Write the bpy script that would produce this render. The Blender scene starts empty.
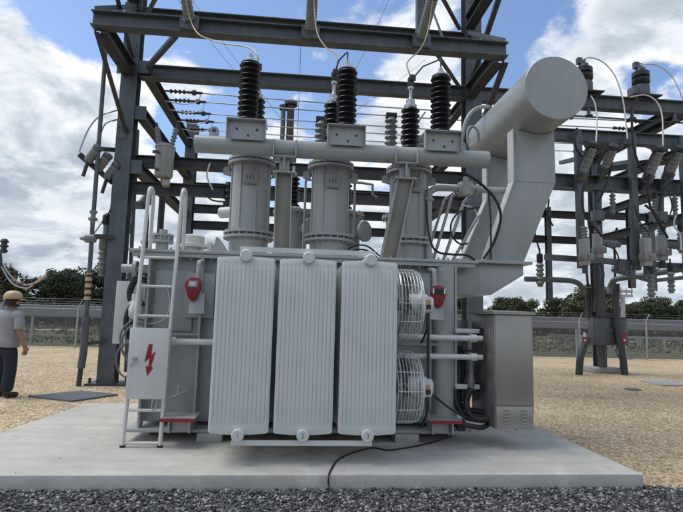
import bpy, bmesh, math, random
import numpy as np
from mathutils import Vector, Matrix, Quaternion
random.seed(7)
RNG = np.random.default_rng(7)
SC = bpy.context.scene
COL = SC.collection
rad = math.radians
V = Vector

# ------------------------------------------------------------------ camera
FPX, EYE = 513.0, 1.5
yaw, pitch, roll = rad(5.3), rad(6.8), rad(1.5)
FW = V((math.sin(yaw)*math.cos(pitch), math.cos(yaw)*math.cos(pitch), math.sin(pitch)))
R0 = V((math.cos(yaw), -math.sin(yaw), 0)); U0 = R0.cross(FW)
RT = R0*math.cos(roll) + U0*math.sin(roll); UP = -R0*math.sin(roll) + U0*math.cos(roll)
cam = bpy.data.cameras.new('camera'); camo = bpy.data.objects.new('camera', cam); COL.objects.link(camo)
camo.matrix_world = Matrix(((RT.x, UP.x, -FW.x, 0), (RT.y, UP.y, -FW.y, 0), (RT.z, UP.z, -FW.z, EYE), (0, 0, 0, 1)))
cam.sensor_width = 36; cam.lens = FPX/683*36; cam.clip_start = .05; cam.clip_end = 5000
SC.camera = camo

def pdir(px, py): return RT*((px-341.5)/FPX) - UP*((py-256)/FPX) + FW
def at(px, py, y):            # the point a measured sight line reaches at depth y
    d = pdir(px, py); return V((0, 0, EYE)) + d*(y/d.y)
def onz(px, py, z):
    d = pdir(px, py); return V((0, 0, EYE)) + d*((z-EYE)/d.z)

# ------------------------------------------------------------------ materials
M = {}
def mat(name, col, rough=.5, metal=0., var=.12, scale=6., bump=0., bscale=60., streak=0., spec=.5, fine=0.):
    m = bpy.data.materials.new(name); m.use_nodes = True
    nt = m.node_tree; n = nt.nodes; l = nt.links; b = n['Principled BSDF']
    b.inputs['Roughness'].default_value = rough; b.inputs['Metallic'].default_value = metal
    b.inputs['Specular IOR Level'].default_value = spec
    tc = n.new('ShaderNodeTexCoord')
    nz = n.new('ShaderNodeTexNoise'); nz.inputs['Scale'].default_value = scale; nz.inputs['Detail'].default_value = 6; nz.inputs['Roughness'].default_value = .65
    l.new(tc.outputs['Object'], nz.inputs['Vector'])
    mr = n.new('ShaderNodeMapRange'); mr.inputs[1].default_value = .3; mr.inputs[2].default_value = .7
    mr.inputs[3].default_value = 1-var; mr.inputs[4].default_value = 1+var
    l.new(nz.outputs['Fac'], mr.inputs[0]); f = mr.outputs[0]
    def times(a, bb):
        q = n.new('ShaderNodeMath'); q.operation = 'MULTIPLY'; l.new(a, q.inputs[0]); l.new(bb, q.inputs[1]); return q.outputs[0]
    if streak:
        mp = n.new('ShaderNodeMapping'); mp.inputs['Scale'].default_value = (7, 7, .6); l.new(tc.outputs['Object'], mp.inputs['Vector'])
        n2 = n.new('ShaderNodeTexNoise'); n2.inputs['Scale'].default_value = 1.4; n2.inputs['Detail'].default_value = 5
        l.new(mp.outputs[0], n2.inputs['Vector'])
        m2 = n.new('ShaderNodeMapRange'); m2.inputs[1].default_value = .35; m2.inputs[2].default_value = .62; m2.inputs[3].default_value = 1-streak; m2.inputs[4].default_value = 1
        l.new(n2.outputs['Fac'], m2.inputs[0]); f = times(f, m2.outputs[0])
    if fine:
        n4 = n.new('ShaderNodeTexNoise'); n4.inputs['Scale'].default_value = scale*14; n4.inputs['Detail'].default_value = 3
        l.new(tc.outputs['Object'], n4.inputs['Vector'])
        m4 = n.new('ShaderNodeMapRange'); m4.inputs[1].default_value = .3; m4.inputs[2].default_value = .7; m4.inputs[3].default_value = 1-fine; m4.inputs[4].default_value = 1+fine
        l.new(n4.outputs['Fac'], m4.inputs[0]); f = times(f, m4.outputs[0])
    mx = n.new('ShaderNodeVectorMath'); mx.operation = 'SCALE'; mx.inputs[0].default_value = col
    l.new(f, mx.inputs['Scale']); l.new(mx.outputs[0], b.inputs['Base Color'])
    mrr = n.new('ShaderNodeMapRange'); mrr.inputs[3].default_value = max(.05, rough-.08); mrr.inputs[4].default_value = min(1, rough+.1)
    l.new(nz.outputs['Fac'], mrr.inputs[0]); l.new(mrr.outputs[0], b.inputs['Roughness'])
    if bump:
        n3 = n.new('ShaderNodeTexNoise'); n3.inputs['Scale'].default_value = bscale; n3.inputs['Detail'].default_value = 4
        l.new(tc.outputs['Object'], n3.inputs['Vector'])
        bp = n.new('ShaderNodeBump'); bp.inputs['Strength'].default_value = bump; bp.inputs['Distance'].default_value = .01
        l.new(n3.outputs['Fac'], bp.inputs['Height']); l.new(bp.outputs[0], b.inputs['Normal'])
    M[name] = m
    return m
mat('grey_paint', (.35, .363, .348), .30, 0, .08, 1.8, .05, 30, .06, .5, .03)
mat('radiator_paint', (.63, .64, .605), .42, 0, .04, 3, .04, 30, .05)
mat('pale_paint', (.60, .60, .565), .4, 0, .05, 4, 0, 0, .06)
mat('galvanised', (.108, .123, .136), .5, .35, .22, 4, .08, 40, .15, .5, .12)
mat('dark_steel', (.05, .056, .061), .55, .3, .3, 5, .08, 40, .15, .5, .06)
mat('bolt_metal', (.42, .43, .43), .4, .8, .15, 20)
mat('porcelain_dark', (.012, .013, .016), .28, 0, .2, 8)
mat('porcelain_grey', (.19, .205, .21), .35, 0, .1, 8, 0, 0, .15)
mat('stainless', (.32, .312, .28), .36, .55, .06, 3, .04, 20, .05)
mat('stainless_dark', (.21, .21, .2), .35, .35, .4, 5, .05, 20, .1)
mat('fan_wire', (.66, .68, .68), .35, .3, .08, 10)
mat('rubber', (.014, .014, .015), .55, 0, .2, 20)
mat('red_paint', (.27, .008, .02), .4, 0, .1, 10)
mat('concrete_block', (.33, .33, .31), .85, 0, .15, 8, .3, 60, .1, .3)
mat('aluminium_wire', (.45, .46, .47), .4, .7, .1, 20)
mat('brass_wire', (.34, .28, .17), .45, .6, .1, 20)
mat('white_wire', (.55, .55, .54), .5, 0, .1, 20)
mat('white_print', (.75, .75, .73), .6, 0, .03, 5)
mat('black_print', (.02, .02, .02), .5, 0, .03, 5)
mat('amber_print', (.55, .3, .08), .6, 0, .1, 5)
mat('engraved', (.25, .26, .25), .6, 0, .05, 5)
mat('switch_grey', (.30, .305, .295), .5, 0, .12, 6, 0, 0, .2)
mat('dusty_paint', (.255, .245, .21), .3, .1, .2, 3, 0, 0, .3)
mat('plate_letter', (.06, .06, .058), .6, 0, .05, 5)
mat('name_metal', (.25, .25, .235), .45, .3, .1, 12)
mat('lcd', (.22, .26, .25), .25, 0, .08, 8)
mat('fence_metal', (.36, .38, .39), .5, .4, .1, 5)
mat('barrier_metal', (.19, .207, .22), .5, .2, .08, .6, 0, 0, .12)
mat('bark', (.075, .06, .045), .9, 0, .3, 6, .5, 20)
mat('skin', (.32, .17, .115), .55, 0, .08, 10)
mat('shirt', (.25, .265, .275), .9, 0, .08, 12, .25, 25)
mat('jeans', (.018, .022, .036), .9, 0, .2, 12, .3, 30)
mat('hat', (.50, .36, .19), .4, 0, .06, 6)
mat('hair', (.03, .022, .016), .8, 0, .2, 30)
mat('boot', (.03, .025, .02), .7, 0, .2, 20)
mat('mat_grey', (.115, .125, .135), .8, 0, .18, 4, .2, 40, 0, .3)

def leaf_mat(name, col):
    m = bpy.data.materials.new(name); m.use_nodes = True; nt = m.node_tree; n = nt.nodes; l = nt.links; b = n['Principled BSDF']
    b.inputs['Roughness'].default_value = .75; b.inputs['Specular IOR Level'].default_value = .25
    a = n.new('ShaderNodeAttribute'); a.attribute_name = 'tone'
    mx = n.new('ShaderNodeVectorMath'); mx.operation = 'SCALE'; mx.inputs[0].default_value = col
    l.new(a.outputs['Fac'], mx.inputs['Scale']); l.new(mx.outputs[0], b.inputs['Base Color']); M[name] = m
leaf_mat('leaf_dark', (.055, .07, .036)); leaf_mat('leaf_mid', (.08, .095, .046)); leaf_mat('leaf_olive', (.105, .108, .06))

def stone_mat(name, c0, c1, c2):
    m = bpy.data.materials.new(name); m.use_nodes = True; nt = m.node_tree; n = nt.nodes; l = nt.links; b = n['Principled BSDF']
    b.inputs['Roughness'].default_value = .85; b.inputs['Specular IOR Level'].default_value = .3
    a = n.new('ShaderNodeAttribute'); a.attribute_name = 'tone'
    cr = n.new('ShaderNodeValToRGB'); e = cr.color_ramp.elements
    e[0].color = (*c0, 1); e[1].color = (*c2, 1); k = e.new(.6); k.color = (*c1, 1)
    tc = n.new('ShaderNodeTexCoord'); nz = n.new('ShaderNodeTexNoise'); nz.inputs['Scale'].default_value = 70; nz.inputs['Detail'].default_value = 4
    l.new(tc.outputs['Object'], nz.inputs['Vector'])
    mr = n.new('ShaderNodeMapRange'); mr.inputs[3].default_value = .65; mr.inputs[4].default_value = 1.35; l.new(nz.outputs['Fac'], mr.inputs[0])
    mx = n.new('ShaderNodeVectorMath'); mx.operation = 'SCALE'
    l.new(a.outputs['Fac'], cr.inputs[0]); l.new(cr.outputs[0], mx.inputs[0]); l.new(mr.outputs[0], mx.inputs['Scale'])
    l.new(mx.outputs[0], b.inputs['Base Color']); M[name] = m
stone_mat('dark_stone', (.038, .04, .041), (.135, .14, .14), (.42, .41, .39))
stone_mat('tan_stone', (.30, .22, .135), (.47, .375, .255), (.70, .63, .53))

def gravel_mat(name, c0, c1, c2, scale, patch=.12):
    m = bpy.data.materials.new(name); m.use_nodes = True; nt = m.node_tree; n = nt.nodes; l = nt.links; b = n['Principled BSDF']
    b.inputs['Roughness'].default_value = .9; b.inputs['Specular IOR Level'].default_value = .2
    tc = n.new('ShaderNodeTexCoord')
    vo = n.new('ShaderNodeTexVoronoi'); vo.inputs['Scale'].default_value = scale; l.new(tc.outputs['Object'], vo.inputs['Vector'])
    sp = n.new('ShaderNodeSeparateColor'); l.new(vo.outputs['Color'], sp.inputs[0])
    cr = n.new('ShaderNodeValToRGB'); e = cr.color_ramp.elements
    e[0].color = (*c0, 1); e[1].color = (*c2, 1); k = e.new(.5); k.color = (*c1, 1); l.new(sp.outputs[0], cr.inputs[0])
    f = None
    for s_, a_ in ((.35, patch), (2.3, patch), (9., patch*.9)):
        nz = n.new('ShaderNodeTexNoise'); nz.inputs['Scale'].default_value = s_; nz.inputs['Detail'].default_value = 7; nz.inputs['Roughness'].default_value = .7
        l.new(tc.outputs['Object'], nz.inputs['Vector'])
        mr = n.new('ShaderNodeMapRange'); mr.inputs[1].default_value = .3; mr.inputs[2].default_value = .7; mr.inputs[3].default_value = 1-a_; mr.inputs[4].default_value = 1+a_
        l.new(nz.outputs['Fac'], mr.inputs[0])
        if f is None: f = mr.outputs[0]
        else:
            q = n.new('ShaderNodeMath'); q.operation = 'MULTIPLY'; l.new(f, q.inputs[0]); l.new(mr.outputs[0], q.inputs[1]); f = q.outputs[0]
    mx = n.new('ShaderNodeVectorMath'); mx.operation = 'SCALE'; l.new(cr.outputs[0], mx.inputs[0]); l.new(f, mx.inputs['Scale'])
    l.new(mx.outputs[0], b.inputs['Base Color'])
    iv = n.new('ShaderNodeMath'); iv.operation = 'SUBTRACT'; iv.inputs[0].default_value = 1; l.new(vo.outputs['Distance'], iv.inputs[1])
    bp = n.new('ShaderNodeBump'); bp.inputs['Strength'].default_value = .8; bp.inputs['Distance'].default_value = .02
    l.new(iv.outputs[0], bp.inputs['Height']); l.new(bp.outputs[0], b.inputs['Normal']); M[name] = m
gravel_mat('tan_gravel', (.27, .20, .12), (.48, .368, .215), (.66, .55, .40), 34, .17)
gravel_mat('dark_gravel', (.02, .022, .025), (.07, .08, .09), (.2, .2, .2), 28)
gravel_mat('field', (.035, .038, .02), (.066, .066, .036), (.13, .115, .07), 9, .45)
gravel_mat('dirt', (.24, .22, .18), (.30, .275, .235), (.38, .35, .31), 12, .15)

def concrete_mat():
    m = bpy.data.materials.new('concrete'); m.use_nodes = True; nt = m.node_tree; n = nt.nodes; l = nt.links; b = n['Principled BSDF']
    b.inputs['Roughness'].default_value = .85; b.inputs['Specular IOR Level'].default_value = .25
    tc = n.new('ShaderNodeTexCoord'); cur = None
    def fac(scale, lo, hi, a, c, sc=(1, 1, 1), det=6):
        nonlocal cur
        mp = n.new('ShaderNodeMapping'); mp.inputs['Scale'].default_value = sc; l.new(tc.outputs['Object'], mp.inputs['Vector'])
        nz = n.new('ShaderNodeTexNoise'); nz.inputs['Scale'].default_value = scale; nz.inputs['Detail'].default_value = det; nz.inputs['Roughness'].default_value = .65
        l.new(mp.outputs[0], nz.inputs['Vector'])
        mr = n.new('ShaderNodeMapRange'); mr.inputs[1].default_value = lo; mr.inputs[2].default_value = hi; mr.inputs[3].default_value = a; mr.inputs[4].default_value = c
        l.new(nz.outputs['Fac'], mr.inputs[0])
        if cur is None: cur = mr.outputs[0]
        else:
            q = n.new('ShaderNodeMath'); q.operation = 'MULTIPLY'; l.new(cur, q.inputs[0]); l.new(mr.outputs[0], q.inputs[1]); cur = q.outputs[0]
    fac(.8, .3, .7, .84, 1.12); fac(5, .3, .7, .93, 1.07); fac(90, .3, .7, .93, 1.07)
    fac(1.2, .35, .65, .93, 1.06, (.35, 5, 1)); fac(14, .62, .72, 1, .86); fac(2.2, .58, .66, 1, 1.1); fac(55, .64, .72, 1, .72); fac(3.1, .58, .70, 1, .82); fac(1.1, .60, .66, 1, 1.1); fac(.9, .62, .70, 1, .84); fac(26, .66, .74, 1, .8)
    mx = n.new('ShaderNodeVectorMath'); mx.operation = 'SCALE'; mx.inputs[0].default_value = (.455, .44, .39); l.new(cur, mx.inputs['Scale'])
    l.new(mx.outputs[0], b.inputs['Base Color'])
    nb = n.new('ShaderNodeTexNoise'); nb.inputs['Scale'].default_value = 45; nb.inputs['Detail'].default_value = 6; l.new(tc.outputs['Object'], nb.inputs['Vector'])
    bp = n.new('ShaderNodeBump'); bp.inputs['Strength'].default_value = .25; bp.inputs['Distance'].default_value = .008
    l.new(nb.outputs['Fac'], bp.inputs['Height']); l.new(bp.outputs[0], b.inputs['Normal']); M['concrete'] = m
concrete_mat()

# ------------------------------------------------------------------ mesh helpers
WL = {}                                              # world position of every object's origin
def wloc(o): return WL.get(o.name, V((0, 0, 0))) if o else V((0, 0, 0))
def frame(d, up=V((0, 0, 1))):
    d = d.normalized()
    if abs(d.dot(up)) > .98: up = V((0, 1, 0)) if abs(d.y) < .9 else V((1, 0, 0))
    x = d.cross(up).normalized(); return x, x.cross(d).normalized(), d

class MB:
    def __init__(s): s.v = []; s.f = []
    def add(s, vs, fs):
        k = len(s.v); s.v += [V(p) for p in vs]; s.f += [tuple(i+k for i in f) for f in fs]; return s
    def box(s, lo, hi):
        (a, b, c), (d, e, f) = lo, hi
        return s.add([(a, b, c), (d, b, c), (d, e, c), (a, e, c), (a, b, f), (d, b, f), (d, e, f), (a, e, f)],
                     [(0, 3, 2, 1), (4, 5, 6, 7), (0, 1, 5, 4), (1, 2, 6, 5), (2, 3, 7, 6), (3, 0, 4, 7)])
    def bar(s, p, q, w, h, up=V((0, 0, 1))):          # rectangular bar from p to q: w across, h along up
        p, q = V(p), V(q); x, u, d = frame(q-p, up); vs = []
        for c in (p, q):
            for a, b in ((-1, -1), (1, -1), (1, 1), (-1, 1)): vs.append(c + x*(a*w/2) + u*(b*h/2))
        return s.add(vs, [(3, 2, 1, 0), (4, 5, 6, 7), (0, 1, 5, 4), (1, 2, 6, 5), (2, 3, 7, 6), (3, 0, 4, 7)])
    def ibeam(s, p, q, h, w, t=.02, up=V((0, 0, 1))):
        p, q = V(p), V(q); x, u, d = frame(q-p, up)
        s.bar(p+u*(h-t)/2, q+u*(h-t)/2, w, t, u); s.bar(p-u*(h-t)/2, q-u*(h-t)/2, w, t, u)
        return s.bar(p, q, t*.8, h-2*t, u)
    def angle(s, p, q, w, t=.012, up=V((0, 0, 1))):    # L section
        p, q = V(p), V(q); x, u, d = frame(q-p, up)
        s.bar(p+u*w/2, q+u*w/2, t, w-t, u); return s.bar(p+x*w/2, q+x*w/2, w, t, u)
    def tube(s, pts, r, n=8, cap=True):
        pts = [V(p) for p in pts]; k = len(s.v); m = len(pts); rr = r if isinstance(r, (list, tuple)) else [r]*m
        t0 = (pts[1]-pts[0]).normalized(); x, u, d = frame(t0)
        for i, p in enumerate(pts):
            t = (pts[min(i+1, m-1)]-pts[max(i-1, 0)])
            if t.length < 1e-9: t = t0
            t = t.normalized(); q = t0.rotation_difference(t); x = q @ x; u = q @ u; t0 = t
            for j in range(n):
                a = 2*math.pi*j/n; s.v.append(p + (x*math.cos(a) + u*math.sin(a))*rr[i])
        for i in range(m-1):
            for j in range(n):
                a = k+i*n+j; b = k+i*n+(j+1) % n; s.f.append((a, b, b+n, a+n))
        if cap:
            s.f.append(tuple(k+j for j in reversed(range(n)))); s.f.append(tuple(k+(m-1)*n+j for j in range(n)))
        return s
    def lathe(s, prof, base=(0, 0, 0), axis=(0, 0, 1), n=24):   # prof: (radius, height) pairs along axis
        x, u, d = frame(V(axis)); b = V(base); k = len(s.v); m = len(prof)
        for r, h in prof:
            for j in range(n):
                a = 2*math.pi*j/n; s.v.append(b + d*h + (x*math.cos(a)+u*math.sin(a))*max(r, 1e-4))
        for i in range(m-1):
            for j in range(n):
                a = k+i*n+j; c = k+i*n+(j+1) % n; s.f.append((a, c, c+n, a+n))
        s.f.append(tuple(k+j for j in reversed(range(n)))); s.f.append(tuple(k+(m-1)*n+j for j in range(n)))
        return s
    def cyl(s, p, q, r, n=24):
        p, q = V(p), V(q); return s.lathe([(r, 0), (r, (q-p).length)], p, q-p, n)
    def prism(s, poly, ext):                           # closed 3-D polygon pushed along ext
        poly = [V(p) for p in poly]; e = V(ext); m = len(poly); k = len(s.v)
        s.v += poly + [p+e for p in poly]
        s.f.append(tuple(k+i for i in range(m))); s.f.append(tuple(k+m+i for i in reversed(range(m))))
        for i in range(m): j = (i+1) % m; s.f.append((k+j, k+i, k+m+i, k+m+j))
        return s
    def ring(s, c, axis, R, r, n=32, m=6):
        x, u, d = frame(V(axis)); c = V(c); k = len(s.v)
        for i in range(n):
            a = 2*math.pi*i/n; o = x*math.cos(a)+u*math.sin(a)
            for j in range(m):
                b = 2*math.pi*j/m; s.v.append(c + o*(R+r*math.cos(b)) + d*(r*math.sin(b)))
        for i in range(n):
            for j in range(m):
                s.f.append((k+i*m+j, k+((i+1) % n)*m+j, k+((i+1) % n)*m+(j+1) % m, k+i*m+(j+1) % m))
        return s
    def bolts(s, c, axis, R, n, r=.012, h=.03, a0=0):
        x, u, d = frame(V(axis)); c = V(c)
        for i in range(n):
            a = a0+2*math.pi*i/n; p = c + (x*math.cos(a)+u*math.sin(a))*R; s.lathe([(r, -h), (r, h)], p, d, 6)
        return s
    def build(s, name, material, parent=None, bevel=0, ang=38, loc=None, smooth=True):
        lo = V([min(p[i] for p in s.v) for i in range(3)]); hi = V([max(p[i] for p in s.v) for i in range(3)])
        c = V(loc) if loc is not None else ((lo+hi)/2 if parent else V(((lo.x+hi.x)/2, (lo.y+hi.y)/2, lo.z)))
        me = bpy.data.meshes.new(name); me.from_pydata([p-c for p in s.v], [], s.f)
        bm = bmesh.new(); bm.from_mesh(me); bmesh.ops.recalc_face_normals(bm, faces=bm.faces)
        if bevel:
            es = [e for e in bm.edges if len(e.link_faces) == 2 and e.calc_face_angle(0) > rad(40)]
            try: bmesh.ops.bevel(bm, geom=es, offset=bevel, segments=2, affect='EDGES', profile=.5, clamp_overlap=True)
            except Exception: pass
        bm.to_mesh(me); bm.free()
        if smooth: me.shade_smooth(); me.set_sharp_from_angle(angle=rad(ang))
        me.materials.append(M[material])
        return link(name, me, c, parent)
def link(name, data, c, parent=None):
    o = bpy.data.objects.new(name, data); COL.objects.link(o)
    if parent: o.parent = parent
    o.location = V(c) - wloc(parent); WL[o.name] = V(c)
    return o
def tag(o, label=None, cat=None, group=None, kind=None):
    if label: o['label'] = label
    if cat: o['category'] = cat
    if group: o['group'] = group
    if kind: o['kind'] = kind
    return o
def thing(name, loc, label, cat, group=None):
    o = bpy.data.objects.new(name, None); o.empty_display_size = .1; COL.objects.link(o); o.location = loc; WL[o.name] = V(loc)
    return tag(o, label, cat, group)
def copy_tree(o, parent=None):
    c = o.copy(); COL.objects.link(c); c.parent = parent; WL[c.name] = wloc(o)
    for ch in list(o.children): copy_tree(ch, c)
    return c
def curve(pts, n=8):                                   # smooth line through points
    pts = [V(p) for p in pts]; out = []
    for i in range(len(pts)-1):
        p0 = pts[max(i-1, 0)]; p1 = pts[i]; p2 = pts[i+1]; p3 = pts[min(i+2, len(pts)-1)]
        for k in range(n):
            t = k/n; out.append(.5*((2*p1)+(p2-p0)*t+(2*p0-5*p1+4*p2-p3)*t*t+(3*p1-p0-3*p2+p3)*t**3))
    out.append(pts[-1]); return out
def sag(a, b, d, n=14):
    a, b = V(a), V(b); return [a.lerp(b, i/n) - V((0, 0, d*4*(i/n)*(1-i/n))) for i in range(n+1)]
def text(name, body, size, c, parent, material, normal=(0, -1, 0), ext=.002):
    cu = bpy.data.curves.new(name, 'FONT'); cu.body = body; cu.size = size; cu.align_x = 'CENTER'; cu.align_y = 'CENTER'; cu.extrude = ext
    t = bpy.data.objects.new(name, cu); COL.objects.link(t)
    me = bpy.data.meshes.new_from_object(t.evaluated_get(bpy.context.evaluated_depsgraph_get()))
    bpy.data.objects.remove(t); bpy.data.curves.remove(cu)
    z = V(normal).normalized(); u = V((0, 0, 1)); x = u.cross(z).normalized(); u = z.cross(x)
    for v in me.vertices: v.co = x*v.co.x + u*v.co.y + z*v.co.z
    me.materials.clear(); me.materials.append(M[material])
    return link(name, me, c, parent)
def sheds(r, core, z0, z1, n):                         # profile of a shedded insulator
    pr = [(core, z0)]; p = (z1-z0)/n
    for i in range(n):
        b = z0+i*p; pr += [(core, b+.12*p), (r*.93, b+.34*p), (r, b+.42*p), (r*.97, b+.52*p), (core*1.08, b+.86*p)]
    return pr+[(core, z1)]

# ================================================================== SETTING
def sheet(name, pts, z, m):
    o = MB().add([(x, y, z) for x, y in pts], [tuple(range(len(pts)))]).build(name, m, None, loc=(0, 0, z)); o['kind'] = 'structure'; return o
sheet('ground', [(-60, -40), (60, -40), (60, 21.0), (-60, 23.6)], 0, 'tan_gravel')
sheet('grass_field', [(-1500, 40), (-1500, -1500), (1500, -1500), (1500, 1500), (-1500, 1500)], -.02, 'field')
sheet('dirt_road', [(-60, 37), (-20, 39.5), (-6, 43), (25, 42), (60, 40.5), (60, 44), (25, 46), (-6, 47), (-20, 42.6), (-60, 40)], -.01, 'dirt')
sheet('crushed_stone_bed', [(-14, -10), (14, -10), (14, 3.7), (4.9, 4.25), (3.6, 4.62), (3.3, 4.8), (-14, 4.8)], .006, 'dark_gravel')
pad = MB().box((-9.5, 4.66, -.05), (3.29, 8.2, .13))
# the pad's left edge runs off to the left, its far left corner cut back
pad = MB(); c3 = [(-2.95, 8.2), (3.29, 8.2), (3.29, 4.66), (-4.5, 4.66), (-3.72, 6.2)]
padx = onz(0, 435, .13)
c3 = [(-3.0, 8.2), (3.29, 8.2), (3.29, 4.66), (padx.x - (padx.y-4.66)*.12 - .02, 4.66)]
po = MB().prism([(x, y, -.05) for x, y in c3], (0, 0, .18)).build('concrete_slab', 'concrete', None, bevel=.008, loc=(0, 6.4, 0)); po['kind'] = 'structure'

def ico():
    bm = bmesh.new(); bmesh.ops.create_icosphere(bm, subdivisions=1, radius=1)
    v = np.array([x.co[:] for x in bm.verts]); f = np.array([[q.index for q in x.verts] for x in bm.faces]); bm.free(); return v, f
IV, IF = ico()
CV = np.array([(x, y, z) for x in (-.62, .62) for y in (-.62, .62) for z in (-.62, .62)])
CF = np.array([(0, 1, 3), (0, 3, 2), (4, 6, 7), (4, 7, 5), (0, 4, 5), (0, 5, 1), (2, 3, 7), (2, 7, 6), (0, 2, 6), (0, 6, 4), (1, 5, 7), (1, 7, 3)])
def stones(name, xyz, size, material, label):
    IV, IF = CV, CF; n = len(xyz); q = RNG.normal(size=(n, 4)); q /= np.linalg.norm(q, axis=1)[:, None]; w, x, y, z = q.T
    Rm = np.stack([1-2*(y*y+z*z), 2*(x*y-w*z), 2*(x*z+w*y), 2*(x*y+w*z), 1-2*(x*x+z*z), 2*(y*z-w*x), 2*(x*z-w*y), 2*(y*z+w*x), 1-2*(x*x+y*y)], 1).reshape(n, 3, 3)
    s = size[:, None]*RNG.uniform(.6, 1.15, (n, 3))
    v = IV[None]*(1+RNG.uniform(-.42, .30, (n, len(IV), 1)))*s[:, None, :]
    v = np.einsum('nij,nkj->nki', Rm, v); v[:, :, 2] *= .75
    v = (v + xyz[:, None, :]).reshape(-1, 3)
    f = (IF[None]+np.arange(n)[:, None, None]*len(IV)).reshape(-1, 3)
    me = bpy.data.meshes.new(name); me.vertices.add(len(v)); me.vertices.foreach_set('co', v.astype(np.float32).ravel())
    me.loops.add(f.size); me.loops.foreach_set('vertex_index', f.astype(np.int32).ravel())
    me.polygons.add(len(f)); me.polygons.foreach_set('loop_start', np.arange(0, f.size, 3, dtype=np.int32))
    a = me.attributes.new('tone', 'FLOAT', 'POINT'); a.data.foreach_set('value', np.repeat(RNG.random(n)**1.4, len(IV)).astype(np.float32))
    me.update(calc_edges=True); me.validate(); me.materials.append(M[material])
    o = bpy.data.objects.new(name, me); COL.objects.link(o); tag(o, label, 'gravel', None, 'stuff'); return o
n = 42000
xy = np.stack([RNG.uniform(-4.6, 5.2, n), RNG.uniform(3.35, 4.70, n)], 1)
lim = np.where(xy[:, 0] > 3.3, 4.78-(xy[:, 0]-3.2)*.38+RNG.normal(0, .09, n), 4.66)
keep = (xy[:, 1] < lim-.012); xy = xy[keep]
sz = RNG.uniform(.008, .0225, len(xy))
stones('crushed_stone', np.column_stack([xy, RNG.uniform(-.004, .022, len(xy))]), sz, 'dark_stone', 'dark blue grey crushed stone along the front of the concrete slab')
n = 20000
xy = np.stack([RNG.uniform(3.32, 9.5, n), 4.0+9*RNG.random(n)**1.9], 1); keep = xy[:, 1] > 4.75-(xy[:, 0]-3.2)*.38-.1; xy = xy[keep]
xl = np.stack([RNG.uniform(-7.5, -3.05, 9000), 4.7+7.5*RNG.random(9000)**1.4], 1); xl = xl[xl[:, 0] < -3.06-(8.2-xl[:, 1])*.1]
xy = np.concatenate([xy, xl])
sz = RNG.uniform(.004, .0115, len(xy))
stones('tan_gravel_stones', np.concatenate([np.column_stack([xy, RNG.uniform(0, .006, len(xy))]), np.column_stack([RNG.uniform(-4, 3.2, 70), 4.7+3*RNG.random(70)**2, np.full(70, .134)])]), np.concatenate([sz, RNG.uniform(.003, .007, 70)]), 'tan_stone', 'loose tan gravel stones on the yard beside the concrete slab')

# flat plates on the gravel
p = [onz(28, 395.5, .03), onz(72, 400.5, .03), onz(118, 394, .03), onz(82, 390.5, .03)]
tag(MB().prism([(q.x, q.y, 0) for q in p], (0, 0, .03)).build('ground_mat', 'mat_grey'), 'flat dark grey mat lying on the gravel beside the left steel column', 'mat')
p = [onz(640, 380.5, .03), onz(662, 385, .03), onz(700, 385.5, .03), onz(668, 380, .03)]
tag(MB().prism([(q.x, q.y, 0) for q in p], (0, 0, .03)).build('access_cover', 'concrete_block'), 'pale flat slab cover in the gravel at the far right', 'cover')
p = [onz(624, 388, .02), onz(630, 390, .02), onz(642, 390, .02), onz(636, 388, .02)]
tag(MB().prism([(q.x, q.y, 0) for q in p], (0, 0, .02)).build('access_cover', 'mat_grey'), 'small dark flat plate in the gravel right of the transformer', 'cover')

# ================================================================== TRANSFORMER
TF = thing('power_transformer', (.2, 6.8, .13), 'big light grey power transformer with three ribbed radiators, standing on the concrete slab', 'transformer')
b = MB()
b.box((-1.62, 6.0, .30), (1.93, 7.75, 2.15))
tank = b.build('tank', 'grey_paint', TF, bevel=.03)
b = MB().box((-1.84, 5.86, 2.17), (2.18, 7.85, 2.205)); b.build('tank_cover', 'grey_paint', TF, bevel=.006)
b = MB().box((-1.80, 5.88, 2.125), (2.14, 5.998, 2.166))
for i in range(34): b.cyl((-1.74+i*.115, 5.93, 2.10), (-1.74+i*.115, 5.93, 2.235), .013, 6)
b.build('cover_flange', 'grey_paint', TF)
# stiffeners on the tank front and left of the radiators
for x in (-1.60, -1.02, -.30, .30, 1.16, 1.90):
    MB().box((x-.012, 5.86, .27), (x+.012, 5.998, 2.12)).build('stiffener', 'grey_paint', TF)
MB().box((-1.58, 5.90, 1.255), (-1.035, 5.998, 1.275)).build('stiffener', 'grey_paint', TF)
MB().box((1.18, 5.90, 1.20), (1.885, 5.998, 1.222)).build('stiffener', 'grey_paint', TF)
MB().lathe([(.14, .27), (.14, 2.12)], (1.80, 5.985, 0), (0, 0, 1), 24).build('corner_post', 'grey_paint', TF)
MB().box((-1.55, 5.955, 1.30), (-1.12, 5.998, 1.98)).build('access_panel', 'grey_paint', TF, bevel=.01)
MB().box((1.30, 5.955, 1.45), (1.62, 5.998, 2.05)).build('access_panel', 'grey_paint', TF, bevel=.01)
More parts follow.
